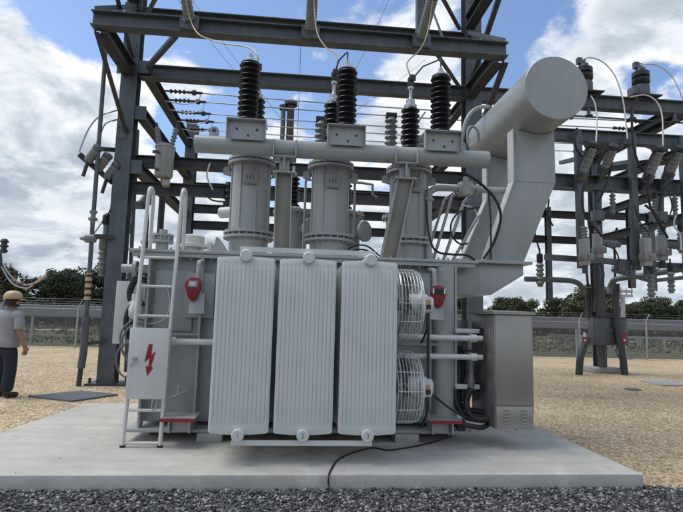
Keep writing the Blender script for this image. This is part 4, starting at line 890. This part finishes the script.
for px, py, y, lab in ((597.5, 216, 11.2, 'small grey box on the right column above the breaker pole'), (660.5, 217, 11.2, 'small grey box above the breaker pole near the right edge'), (622, 267, GY+.12, 'small grey box with side fins on the rail right of the column')):
    q = at(px, py, y); t = thing('junction_box', (q.x, y, q.z-.12), lab, 'junction box')
    MB().box((q.x-.12, y-.1, q.z-.12), (q.x+.12, y+.1, q.z+.12)).build('case', 'porcelain_grey', t, bevel=.015)
    MB().box((q.x-.11, y-.112, q.z-.11), (q.x+.11, y-.102, q.z+.11)).build('lid', 'galvanised', t, bevel=.006)
    MB().cyl((q.x+.05, y, q.z-.2), (q.x+.05, y, q.z-.121), .03, 8).build('gland', 'rubber', t)
    if px == 622:
        for k in range(3): MB().box((q.x-.24, y-.05, q.z-.08+k*.06), (q.x-.121, y+.05, q.z-.06+k*.06)).build('fin', 'dark_steel', t)
tag(MB().tube([at(597.5, 222, 11.3), at(597.5, 205, 11.3), at(598, 190, 11.3)], .09, 10).build('insulator_stem', 'galvanised'), 'grey vertical stem between the small box and the right beam', 'post')
tag(MB().tube([at(660.5, 222, 11.3), at(660.5, 205, 11.3), at(661, 186, 11.3)], .07, 10).build('insulator_stem', 'galvanised'), 'grey vertical stem above the small box near the right edge', 'post')
def small_arrester(px, py, y, lab, s=1.0):
    q = at(px, py, y); t = thing('surge_arrester', (q.x, y, q.z-.3*s), lab, 'arrester')
    MB().lathe([(.05*s, -.34*s), (.07*s, -.3*s)]+sheds(.095*s, .06*s, -.3*s, .2*s, 5)[1:]+[(.04*s, .22*s)], q, (0, 0, 1), 14).build('body', 'porcelain_grey', t, ang=60)
    MB().lathe([(.05*s, .2*s), (.07*s, .24*s), (.07*s, .4*s), (.02*s, .44*s), (.02*s, .55*s)], q, (0, 0, 1), 10).build('cap', 'rubber', t)
small_arrester(540, 272, 14.55, 'small pale arrester with a black cap below the conservator support', 1.3)
small_arrester(651, 283, 11.0, 'small pale arrester hanging below the right rail', 1.0)
small_arrester(671, 280, 11.0, 'small pale arrester below the rail near the right edge', .9)
small_arrester(681, 240, 10.9, 'small black capped arrester at the far right edge', .9)
small_arrester(655, 205, 10.9, 'small dark fitting between the hanging post and the right edge', .7)
small_arrester(571, 96+12, 11.0, 'small arrester just behind the lower right of the conservator', .8)
tag(MB().tube([at(612, 270, 11.25), at(650, 281, 11.0), at(700, 276, 10.8)], .045, 8).build('conduit', 'galvanised'), 'thin grey pipe under the breaker poles at the right edge', 'conduit')
# insulators between bushings, behind the rail
for px, py, y, lab in ((391, 130, 12, 'dark flat sided device behind the rail left of the right bushing'), (321, 134, 12, 'dark flat sided device behind the rail left of the middle bushing')):
    q = at(px, py, y); t = thing('bus_support', (q.x, y, q.z-.4), lab, 'insulator')
    MB().lathe(sheds(.16, .1, -.4, .3, 5), q, (0, 0, 1), 16).build('insulator', 'porcelain_grey', t, ang=60)
    MB().box(q+V((-.13, -.08, .3)), q+V((.13, .08, .42))).build('head', 'dark_steel', t)
for i, (px, x1) in enumerate(((425, 440), (452, 470), (415, 435))):
    pts = [at(px, 112+i*4, 12.2), at(px-8, 124+i*3, 12.2), at(px-14, 138, 12.2), at(px-10, 150, 12.2)]
    tag(MB().tube(curve(pts), .022, 8).build('jumper_wire', 'aluminium_wire'), ('looping jumper wire behind the right arrester, middle one', 'looping jumper wire beside the right gantry column', 'looping jumper wire behind the right arrester, left one')[i], 'wire')

# far poles
for px, ptop, y, r, lab in ((283.5, 108, 30, .14, 'thin far pole seen between the bushings, left one'), (291, 104, 30, .22, 'thicker far pole seen between the bushings, right one')):
    q = at(px, ptop, y); t = thing('utility_pole', (q.x, y, -.02), lab, 'pole')
    MB().cyl((q.x, y, -.02), (q.x, y, q.z), r, 10).build('pole', 'bark' if r > .2 else 'galvanised', t)
    MB().lathe([(r*1.8, 0), (r*1.8, .25), (r, .3)], (q.x, y, q.z-.1), (0, 0, 1), 10).build('pole_top', 'dark_steel', t)
# overhead lines across the sky
for i, (a, bb) in enumerate((((160, -25), (262, 102)), ((150, -60), (290, 130)), ((395, -15), (355, 70)), ((330, 125), (425, 60)), ((301, 40), (297, 150)))):
    d0, d1 = (60, 60) if i < 4 else (40, 40)
    tag(MB().tube(sag(at(*a, d0), at(*bb, d1), .4), .022, 5).build('overhead_line', 'dark_steel'), f'faint overhead line crossing the sky, {("upper left", "long left", "upper middle", "slanting middle", "near vertical middle")[i]} one', 'wire')

# cable loops at the left picture edge
q = at(4, 246, 9.0)
t = thing('grounding_set', (q.x, q.y, q.z-.3), 'dark clamp with two hanging cable loops at the left picture edge', 'cable')
MB().lathe(sheds(.07, .04, -.12, .12, 3), q, (0, 0, 1), 12).bar(q+V((-.06, 0, -.12)), q+V((-.02, 0, -.35)), .05, .05).build('clamp', 'dark_steel', t)
MB().tube(curve([at(2, 262, 9), at(10, 275, 9), at(22, 284, 9), at(32, 284, 9), at(45, 276, 9)]), .014, 8).build('loop', 'aluminium_wire', t)
MB().tube(curve([at(1, 266, 9), at(12, 283, 9), at(24, 288, 9), at(30, 287, 9), at(44, 277, 9)]), .014, 8).build('loop', 'aluminium_wire', t)
MB().tube([at(38, 281.5, 9), at(46, 275, 9)], .022, 8).build('rope_end', 'hat', t)
b = MB()
for px, py in ((15, 277), (22, 283), (27, 285.5), (34, 284), (18, 284)): c = at(px, py, 8.99); b.lathe([(.014, -.02), (.02, 0), (.014, .02)], c, (1, 0, 0), 8)
b.build('red_markers', 'red_paint', t)

# ================================================================== FENCE, BARRIER, LAMP, TREES
def FY(x): return 21.75 - .030*(x+4)
FN = thing('chain_link_fence', (3, 21.5, 0), 'chain link fence with barbed wire arms along the back of the gravel yard', 'fence')
x0, x1, H1 = -19.0, 26.0, 1.55
for k in range(16):
    x = x0+1.6+k*3.0-.25; y = FY(x); MB().cyl((x, y, 0), (x, y, H1+.12), .04, 10).bar((x, y, H1+.1), (x+.16, y-.02, H1+.42), .03, .03).build('post', 'fence_metal', FN)
MB().tube([(x0, FY(x0)+.03, H1), (x1, FY(x1)+.03, H1)], .014, 8).build('top_rail', 'fence_metal', FN)
for k in range(3):
    MB().tube([(x0+.05*k, FY(x0)-.0, H1+.2+.1*k), (x1, FY(x1), H1+.2+.1*k)], .003, 4).build('barbed_wire', 'fence_metal', FN)
b = MB(); st = .085
def strip(p, q, w=.0042):
    n = V((q.z-p.z, 0, -(q.x-p.x))).normalized()*w; k = len(b.v); b.v += [p+n, p-n, q-n, q+n]; b.f.append((k, k+1, k+2, k+3))
    b.v += [p+V((0, w, 0)), p-V((0, w, 0)), q-V((0, w, 0)), q+V((0, w, 0))]; b.f.append((k+4, k+5, k+6, k+7))
nw = int((x1-x0)/st)
for i in range(nw):
    xa = x0+i*st
    for s in (1, -1):
        xb = xa+s*(H1-.05); strip(V((xa, FY(xa)+.045, .05)), V((xb, FY(xb)+.045, H1)))
b.build('mesh', 'fence_metal', FN, smooth=False)
# pale barrier band just behind the fence
BR = thing('metal_barrier', (3, 23, -.02), 'long pale grey horizontal barrier band behind the chain link fence', 'barrier')
b = MB(); z0, z1 = 1.16, 1.66
zs = [(0, z0), (-.03, z0+.02), (-.03, z1-.02), (0, z1), (.03, z1), (.03, z0)]
b.prism([V((-24, 23.4+dy, z-.0)) for dy, z in zs], (54, -1.3, .14)).build('rail', 'barrier_metal', BR)
for k in range(10):
    x = -23+k*6; MB().box((x-.035, 23.46-.024*(x+24), -.02), (x+.035, 23.55-.024*(x+24), 1.4)).build('post', 'fence_metal', BR)
# far low guard rails on the field
for i, (y, z, xa, xb) in enumerate(((29, .75, 17, 24), (33, .7, 17, 30))):
    t = thing('guard_rail', ((xa+xb)/2, y, -.02), ('low pale guard rail on the field at right, nearer one', 'low pale guard rail on the field at right, farther one')[i], 'rail')
    MB().box((xa, y, z-.03), (xb, y+.03, z+.03)).build('rail', 'fence_metal', t)
    for k in range(5): x = xa+(xb-xa)*k/4; MB().box((x-.025, y+.031, -.02), (x+.025, y+.08, z+.03)).build('post', 'fence_metal', t)
# floodlight pole
q0 = onz(625, 359, 0); yl = q0.y; top = at(624, 297, yl)
t = thing('floodlight_pole', (q0.x, yl, 0), 'pale slim pole with a flat lamp head right of the right column', 'lamp post')
MB().tube([(q0.x, yl, 0), (q0.x, yl, top.z)], .09, 12).build('pole', 'fence_metal', t)
MB().box((q0.x-.12, yl-.1, 0), (q0.x+.3, yl+.1, .06)).build('foot', 'concrete_block', t)
for k in range(2): MB().box((top.x-.36, yl-.1, top.z-.0+k*.2), (top.x+.36, yl+.1, top.z+.11+k*.2)).build('lamp_head', 'fence_metal', t)
b = MB()
for k in range(4): b.cyl((top.x-.38+.25*k, yl, top.z+.0), (top.x-.38+.25*k, yl, top.z+.42), .025, 6)
b.build('lamp_frame', 'fence_metal', t)

def crown_mesh(name, h, w, n, leaf, ls, seed):
    rg = np.random.default_rng(seed); V_, F_, T_ = [], [], []
    K = 46; cl = []
    for k in range(K):
        z = h*(.22+.72*rg.random()**.8); rr = w*.5*math.sqrt(max(.05, 1-((z/h-.5)/.56)**2)); a = rg.uniform(0, 2*math.pi); r = rr*math.sqrt(rg.random())*.95
        cl.append((r*math.cos(a), r*math.sin(a), z, rg.uniform(.08, .20)*w, rg.uniform(.65, 1.35)))
    for c in cl:
        m = int(n/K*(c[3]/(.15*w))**2)
        d = rg.normal(size=(m, 3)); d /= np.linalg.norm(d, axis=1)[:, None]
        p = np.array(c[:3])+d*(c[3]*rg.uniform(.55, 1.08, m)[:, None])*np.array([1, 1, .8])
        for i in range(m):
            nn = d[i]*.5+rg.normal(size=3)*.6; nn /= np.linalg.norm(nn); t = np.cross(nn, rg.normal(size=3)); t /= np.linalg.norm(t); u = np.cross(nn, t)
            s = ls*rg.uniform(.6, 1.4); k = len(V_)
            V_ += [p[i]+t*s, p[i]+u*s*.6, p[i]-t*s, p[i]-u*s*.6]; F_.append((k, k+1, k+2, k+3)); T_ += [c[4]*rg.uniform(.75, 1.25)]*4
    me = bpy.data.meshes.new(name); me.from_pydata([tuple(x) for x in V_], [], F_)
    a = me.attributes.new('tone', 'FLOAT', 'POINT'); a.data.foreach_set('value', np.array(T_, dtype=np.float32)); me.materials.append(M[leaf]); return me
def make_tree(h, w, leaf, seed, n=6500, ls=.15):
    t = bpy.data.objects.new('tree', None); COL.objects.link(t); WL[t.name] = V((0, 0, 0))
    link('crown', crown_mesh('crown', h, w, n, leaf, ls, seed), (0, 0, 0), t)
    b = MB(); rg = random.Random(seed); b.tube([(0, 0, 0), (.05, .03, h*.3), (0, .1, h*.6), (.1, 0, h*.85)], [h*.03, h*.022, h*.013, h*.005], 7)
    for k in range(5):
        a = rg.uniform(0, 6.28); z = h*rg.uniform(.2, .5); b.tube([(0, 0, z), (w*.2*math.cos(a), w*.2*math.sin(a), z+h*.14), (w*.36*math.cos(a), w*.36*math.sin(a), z+h*.25)], [h*.012, h*.008, h*.003], 5)
    b.build('trunk', 'bark', t, loc=(0, 0, 0)); return t
protos = [make_tree(6.5, 5.4, 'leaf_dark', 1), make_tree(5.6, 5.8, 'leaf_mid', 2), make_tree(7.0, 5.0, 'leaf_dark', 3), make_tree(5.2, 5.2, 'leaf_olive', 4), make_tree(6.0, 6.0, 'leaf_mid', 5)]
used = set()
def plant(x, y, s, kind, label, group):
    if kind in used: t = copy_tree(protos[kind])
    else: t = protos[kind]; used.add(kind)
    t.location = (x, y, -.02); t.rotation_euler.z = random.uniform(0, 6.28); t.scale = (s*random.uniform(.95, 1.2), s*random.uniform(.95, 1.2), s)
    tag(t, label, 'tree', group)
rt = random.Random(3)
for x in np.arange(-40, -9, 1.9):                         # left belt
    plant(x+rt.uniform(-.8, .8), 55+rt.uniform(-3, 4), rt.uniform(.70, 1.02), rt.choice((0, 2, 0, 1)), 'dark green tree in the row behind the left half of the fence', 'trees behind the fence on the left')
for x in np.arange(-9, 22, 2.5):
    plant(x+rt.uniform(-1, 1), 60+rt.uniform(-3, 4), rt.uniform(.70, .85), rt.choice((0, 1, 4)), 'green tree far behind the transformer, seen past its legs and cabinet', 'trees far behind the transformer')
for x in np.arange(22, 68, 1.7):                          # right belt
    plant(x+rt.uniform(-1, 1), 66+rt.uniform(-4, 4), rt.uniform(.62, .80), rt.choice((1, 3, 4, 2)), 'mid green tree in the row behind the right half of the fence', 'trees behind the fence on the right')
plant(30.5, 50, .86, 4, 'rounded green tree standing out left of the right column', None)
plant(42.5, 50, .85, 0, 'taller green tree standing out beside the floodlight pole', None)
plant(47.3, 50, .93, 2, 'tall dark tree near the right picture edge', None)
plant(51.0, 49, 1.0, 1, 'tallest green tree cut by the right picture edge', None)
# shrub belt under the far trees (a single mass)
rg = np.random.default_rng(9); V_, F_, T_ = [], [], []
for i in range(52000):
    x = rg.uniform(-42, 76); y = 51+rg.normal(0, 1.2)+(8 if x > 15 else 0); z = min(abs(rg.normal(0, 1.15)), rg.uniform(1.6, 2.2)); s = rg.uniform(.12, .28)
    nn = rg.normal(size=3); nn /= np.linalg.norm(nn); t = np.cross(nn, rg.normal(size=3)); t /= np.linalg.norm(t); u = np.cross(nn, t); k = len(V_); p = np.array((x, y, z))
    V_ += [p+t*s, p+u*s*.7, p-t*s, p-u*s*.7]; F_.append((k, k+1, k+2, k+3)); T_ += [rg.uniform(.6, 1.3)]*4
me = bpy.data.meshes.new('undergrowth'); me.from_pydata([tuple(x) for x in V_], [], F_); a = me.attributes.new('tone', 'FLOAT', 'POINT'); a.data.foreach_set('value', np.array(T_, dtype=np.float32)); me.materials.append(M['leaf_dark'])
o = bpy.data.objects.new('undergrowth', me); COL.objects.link(o); tag(o, 'low tangled undergrowth under the far rows of trees', 'undergrowth', None, 'stuff')

V_, F_, T_ = [], [], []
cl = [(rg.uniform(-24, 44), 24.5+24*rg.random(), rg.uniform(.4, 1.8), rg.uniform(.06, .26)) for _ in range(330)]
for cx, cy, w_, h_ in cl:
    for i in range(46):
        p = np.array((cx+rg.normal(0, w_*.5), cy+rg.normal(0, w_*.35), abs(rg.normal(0, h_*.55))-.01)); s = rg.uniform(.03, .09)*(1+cy/60)
        nn = rg.normal(size=3); nn /= np.linalg.norm(nn); t = np.cross(nn, rg.normal(size=3)); t /= np.linalg.norm(t); u = np.cross(nn, t); k = len(V_)
        V_ += [p+t*s*1.6, p+u*s*.6, p-t*s*1.6, p-u*s*.6]; F_.append((k, k+1, k+2, k+3)); T_ += [rg.uniform(.6, 1.4)]*4
me = bpy.data.meshes.new('weeds'); me.from_pydata([tuple(x) for x in V_], [], F_); a = me.attributes.new('tone', 'FLOAT', 'POINT'); a.data.foreach_set('value', np.array(T_, dtype=np.float32)); me.materials.append(M['leaf_olive'])
o = bpy.data.objects.new('weeds', me); COL.objects.link(o); tag(o, 'patchy low weeds on the field behind the fence', 'weeds', None, 'stuff')

# ================================================================== PERSON
def skin(name, verts, edges, root=0, sub=2):
    me = bpy.data.meshes.new(name); me.from_pydata([v[0] for v in verts], edges, [])
    o = bpy.data.objects.new(name, me); COL.objects.link(o)
    o.modifiers.new('s', 'SKIN').use_smooth_shade = True
    sv = me.skin_vertices[0].data
    for i, v in enumerate(verts): r = v[1]; sv[i].radius = r if isinstance(r, tuple) else (r, r); sv[i].use_root = (i == root)
    o.modifiers.new('d', 'SUBSURF').levels = sub
    m2 = bpy.data.meshes.new_from_object(o.evaluated_get(bpy.context.evaluated_depsgraph_get()))
    bpy.data.objects.remove(o); m2.name = name; return m2
pp = at(8.5, 330, 9.45)
PX = thing('person', (pp.x, 9.45, 0), 'person in tan hard hat, grey shirt and dark trousers at the left edge', 'person')
PX.rotation_euler.z = rad(-28); PX.scale = (1.18, 1.14, 1.0)
J = [((0, 0, .95), (.12, .085)), ((0, 0, 1.12), (.12, .082)), ((0, .01, 1.30), (.125, .085)), ((0, .0, 1.41), (.085, .06)), ((0, .01, 1.50), .052), ((0, .035, 1.57), .066), ((.0, .03, 1.65), .088), ((0, .02, 1.72), .07),
     ((.10, 0, .86), .075), ((.105, .01, .50), .058), ((.11, -.02, .09), .04), ((.115, .10, .04), .035),
     ((-.10, 0, .86), .075), ((-.115, .04, .50), .058), ((-.12, .0, .09), .04), ((-.13, .12, .04), .035),
     ((.185, 0, 1.375), .05), ((.245, -.02, 1.14), .045), ((.27, .06, .93), .036), ((.275, .08, .86), .03),
     ((-.185, 0, 1.375), .05), ((-.245, -.02, 1.14), .045), ((-.26, .08, .93), .036), ((-.265, .10, .86), .03),
     ((.0, .125, 1.605), .018)]
E_ = [(0, 1), (1, 2), (2, 3), (3, 4), (4, 5), (5, 6), (6, 7), (0, 8), (8, 9), (9, 10), (10, 11), (0, 12), (12, 13), (13, 14), (14, 15), (3, 16), (16, 17), (17, 18), (18, 19), (3, 20), (20, 21), (21, 22), (22, 23), (5, 24)]
# five fingers on each hand
for side, w in ((1, 19), (-1, 23)):
    b0 = V(J[w][0]); k = len(J); J.append((tuple(b0+V((0, .01, -.05))), (.018, .036))); E_.append((w, k))
    for fy, L in ((.034, .070), (.012, .082), (-.010, .078), (-.031, .060)):
        j = len(J); J.append((tuple(b0+V((.004*side, .01+fy, -.085))), .0095)); J.append((tuple(b0+V((-.012*side, .012+fy, -.085-L*.55))), .009)); J.append((tuple(b0+V((-.03*side, .014+fy, -.085-L*.9))), .008)); E_ += [(k, j), (j, j+1), (j+1, j+2)]
    j = len(J); J.append((tuple(b0+V((-.005*side, .055, -.035))), .012)); J.append((tuple(b0+V((-.015*side, .075, -.075))), .0095)); E_ += [(w, j), (j, j+1)]
def pmesh(name, me, m, sm=True):
    me.materials.clear(); me.materials.append(M[m]); me.shade_smooth()
    o = bpy.data.objects.new(name, me); COL.objects.link(o); o.parent = PX; return o
pmesh('body', skin('body', J, E_, 0, 2), 'skin')
b = MB(); NS = 36
secs = [(.845, .178, .138, .0), (.86, .182, .142, .0), (.92, .176, .136, .0), (1.0, .166, .126, .002), (1.08, .163, .122, .004), (1.18, .172, .126, .008), (1.28, .186, .130, .010), (1.36, .192, .122, .008), (1.41, .182, .108, .006), (1.445, .145, .092, .006), (1.468, .10, .078, .008), (1.485, .072, .066, .010), (1.495, .066, .062, .012)]
for zi, (z, rx, ry, yo) in enumerate(secs):
    for q in range(NS):
        a = 2*math.pi*q/NS; fold = (.006*math.sin(5*a+z*21)+.004*math.sin(9*a-z*34))*max(0, min(1, (1.42-z)/.2))
        b.v.append(V(((rx*1.04+fold)*math.cos(a), yo+(ry*1.06+fold)*math.sin(a), z+.004*math.sin(3*a)*(1 if zi < 2 else 0))))
for r in range(len(secs)-1):
    for q in range(NS): b.f.append((r*NS+q, r*NS+(q+1) % NS, (r+1)*NS+(q+1) % NS, (r+1)*NS+q))
for sx_ in (-1, 1): b.tube(curve([(sx_*.10, .005, 1.405), (sx_*.175, 0, 1.385), (sx_*.222, -.008, 1.30), (sx_*.246, -.016, 1.20), (sx_*.25, -.018, 1.155)], 5), [.066, .07, .073, .076, .077, .077, .076, .074, .067, .066, .066, .066, .066, .067, .068, .069, .07, .07, .07, .07, .07], 16)
o = b.build('shirt', 'shirt', None, loc=(0, 0, 0), ang=70); o.parent = PX
tr = [((0, 0, .92), (.14, .108)), ((.09, 0, .76), .105), ((.105, .012, .50), .092), ((.11, -.018, .08), .088), ((-.09, 0, .76), .105), ((-.115, .042, .50), .092), ((-.12, .0, .08), .088), ((0, 0, .99), (.13, .10))]
pmesh('trousers', skin('trousers', tr, [(7, 0), (0, 1), (1, 2), (2, 3), (0, 4), (4, 5), (5, 6)], 0, 2), 'jeans')
bt = MB()
for x, y in ((.11, .03), (-.125, .05)):
    me = skin('boot', [((x, y-.06, .10), .06), ((x, y-.055, .055), .058), ((x+.005, y+.06, .045), .05), ((x+.008, y+.14, .04), .042)], [(0, 1), (1, 2), (2, 3)], 0, 2); o = pmesh('boot', me, 'boot')
hh = skin('hair', [((0, .0, 1.56), .07), ((0, .0, 1.63), .09), ((0, .012, 1.675), .07)], [(0, 1), (1, 2)], 1, 2); pmesh('hair', hh, 'hair')
def pm(b, name, m):
    o = b.build(name, m, None, loc=(0, 0, 0)); o.parent = PX; return o
b = MB().lathe([(.118, 0), (.125, .01), (.124, .05), (.11, .10), (.075, .135), (.03, .148), (0, .15)], (0, .02, 1.665), (0, 0, 1), 28)
b.add([(-.11, .10, 1.668), (-.06, .19, 1.66), (.06, .19, 1.66), (.11, .10, 1.668), (.11, .10, 1.678), (.06, .19, 1.668), (-.06, .19, 1.668), (-.11, .10, 1.678)], [(0, 1, 2, 3), (4, 5, 6, 7), (0, 7, 6, 1), (1, 6, 5, 2), (2, 5, 4, 3)])
b.lathe([(.118, 0), (.142, .002), (.142, .008), (.118, .012)], (0, .025, 1.664), (0, 0, 1), 28); pm(b, 'hard_hat', 'hat')
for s in (-1, 1):
    pm(MB().lathe([(.012, 0), (.026, .008), (.022, .02)], (s*.085, .03, 1.60), (s, -.2, 0), 12), 'ear', 'skin')
    pm(MB().lathe([(.004, 0), (.013, .004), (.01, .008)], (s*.032, .108, 1.63), (0, 1, 0), 10), 'eye', 'black_print')
pm(MB().box((-.025, .098, 1.553), (.025, .104, 1.559)), 'mouth', 'red_paint')

# ================================================================== LIGHT AND SKY
SUN_EL, SUN_AZ = 64, 278             # azimuth clockwise from +y: high on the left, veiled by thin cloud
sd = bpy.data.lights.new('sun', 'SUN'); sd.energy = 1.5; sd.angle = rad(30); sd.color = (1, .96, .9)
so = bpy.data.objects.new('sun', sd); COL.objects.link(so); so.location = (0, 0, 30)
dv = V((math.sin(rad(SUN_AZ))*math.cos(rad(SUN_EL)), math.cos(rad(SUN_AZ))*math.cos(rad(SUN_EL)), math.sin(rad(SUN_EL))))
so.rotation_euler = dv.to_track_quat('Z', 'Y').to_euler()
w = bpy.data.worlds.new('World'); SC.world = w; w.use_nodes = True
nt = w.node_tree; n = nt.nodes; l = nt.links; bg = n['Background']; bg.inputs['Strength'].default_value = .1
sky = n.new('ShaderNodeTexSky'); sky.sky_type = 'NISHITA'; sky.sun_disc = False; sky.sun_elevation = rad(SUN_EL); sky.sun_rotation = rad(SUN_AZ)
def mth(op, a, b=None, c=None):
    q = n.new('ShaderNodeMath'); q.operation = op
    for i, x in enumerate((a, b, c)):
        if x is None: continue
        if isinstance(x, (int, float)): q.inputs[i].default_value = x
        else: l.new(x, q.inputs[i])
    return q.outputs[0]
def rng(x, a, b, c, d, smooth=True):
    q = n.new('ShaderNodeMapRange'); q.interpolation_type = 'SMOOTHSTEP' if smooth else 'LINEAR'
    for i, v in enumerate((a, b, c, d)): q.inputs[i+1].default_value = v
    l.new(x, q.inputs[0]); return q.outputs[0]
tc = n.new('ShaderNodeTexCoord'); sx = n.new('ShaderNodeSeparateXYZ'); l.new(tc.outputs['Generated'], sx.inputs[0])
zc = mth('ADD', mth('MAXIMUM', sx.outputs[2], 0.0), .30)
cb = n.new('ShaderNodeCombineXYZ'); l.new(mth('DIVIDE', sx.outputs[0], zc), cb.inputs[0]); l.new(mth('DIVIDE', sx.outputs[1], zc), cb.inputs[1]); l.new(mth('MULTIPLY', mth('MAXIMUM', sx.outputs[2], 0.0), 1.2), cb.inputs[2])
def noise(scale, off, det=9, rough=.56, dist=.25):
    mp = n.new('ShaderNodeMapping'); mp.inputs['Location'].default_value = off; l.new(cb.outputs[0], mp.inputs['Vector'])
    q = n.new('ShaderNodeTexNoise'); q.inputs['Scale'].default_value = scale; q.inputs['Detail'].default_value = det; q.inputs['Roughness'].default_value = rough; q.inputs['Distortion'].default_value = dist
    l.new(mp.outputs[0], q.inputs['Vector']); return q.outputs['Fac']
n1 = noise(2.6, (3.1, .7, 0), 10, .58, .35); n2 = noise(2.6, (3.1+.02, .7-.06, .14), 6, .5, .35); n3 = noise(1.2, (7, 2, 1), 5); n4 = noise(7.0, (1, 5, 2), 9, .62)
dens = mth('ADD', mth('MULTIPLY', n1, .78), mth('MULTIPLY', n4, .22))
def blob(px, py, r0, r1, amt):
    global dens
    d = pdir(px, py).normalized()
    q = n.new('ShaderNodeVectorMath'); q.operation = 'DISTANCE'; l.new(tc.outputs['Generated'], q.inputs[0]); q.inputs[1].default_value = d
    dens = mth('ADD', dens, rng(q.outputs['Value'], r0, r1, amt, 0))
for args in ((95, 5, .05, .17, -.20), (235, 50, .03, .17, -.14), (310, 85, .02, .10, -.07), (300, 5, .02, .12, .03), (180, 128, .02, .09, -.12), (530, 30, .05, .16, -.17), (660, 108, .03, .11, -.12), (640, 70, .02, .07, -.08), (500, 85, .02, .08, -.05), (480, 5, .02, .10, .02),
             (45, 75, .05, .2, .12), (170, 95, .03, .10, .06), (625, 35, .08, .20, .19), (430, 110, .05, .16, .09), (90, 180, .1, .3, .10), (560, 230, .1, .3, .12), (575, 100, .02, .09, .06), (270, 120, .03, .12, .05)): blob(*args)
low = rng(sx.outputs[2], .02, .34, .16, .015)
dens = mth('ADD', dens, low)
cov = rng(dens, .47, .56, 0, 1)
n5 = noise(3.3, (4.4, 9.1, .6), 8, .60, .5); n6 = noise(3.3, (4.4+.015, 9.1-.05, .6+.12), 8, .60, .5)
relief = rng(mth('SUBTRACT', n5, n6), -.10, .10, 0, 1)
body = rng(mth('ADD', mth('MULTIPLY', n5, .6), mth('MULTIPLY', n3, .4)), .38, .60, 0, 1)
thin = rng(dens, .52, .66, 1, 0)                 # thin rims shine, thick middles go grey
br = mth('ADD', mth('ADD', mth('MULTIPLY', relief, .30), mth('MULTIPLY', body, .34)), mth('ADD', mth('MULTIPLY', thin, .34), .20))
ramp = n.new('ShaderNodeValToRGB'); e = ramp.color_ramp.elements
e[0].position = .20; e[0].color = (.29, .335, .40, 1); e[1].position = .98; e[1].color = (.70, .715, .73, 1); k = e.new(.54); k.color = (.46, .505, .56, 1)
l.new(br, ramp.inputs[0])
sc = n.new('ShaderNodeVectorMath'); sc.operation = 'SCALE'; sc.inputs['Scale'].default_value = 10.0; l.new(ramp.outputs[0], sc.inputs[0])
sk = n.new('ShaderNodeVectorMath'); sk.operation = 'MULTIPLY'; sk.inputs[1].default_value = (1.15, 1.22, 1.32); l.new(sky.outputs[0], sk.inputs[0])
mx = n.new('ShaderNodeMix'); mx.data_type = 'RGBA'; l.new(cov, mx.inputs[0]); l.new(sk.outputs[0], mx.inputs[6]); l.new(sc.outputs[0], mx.inputs[7])
l.new(mx.outputs[2], bg.inputs['Color'])
vs = SC.view_settings; vs.view_transform = 'Standard'; vs.look = 'None'; vs.gamma = 1; vs.use_curve_mapping = False; vs.exposure = 0.55
SC.display_settings.display_device = 'sRGB'
SC.cycles.max_bounces = 6
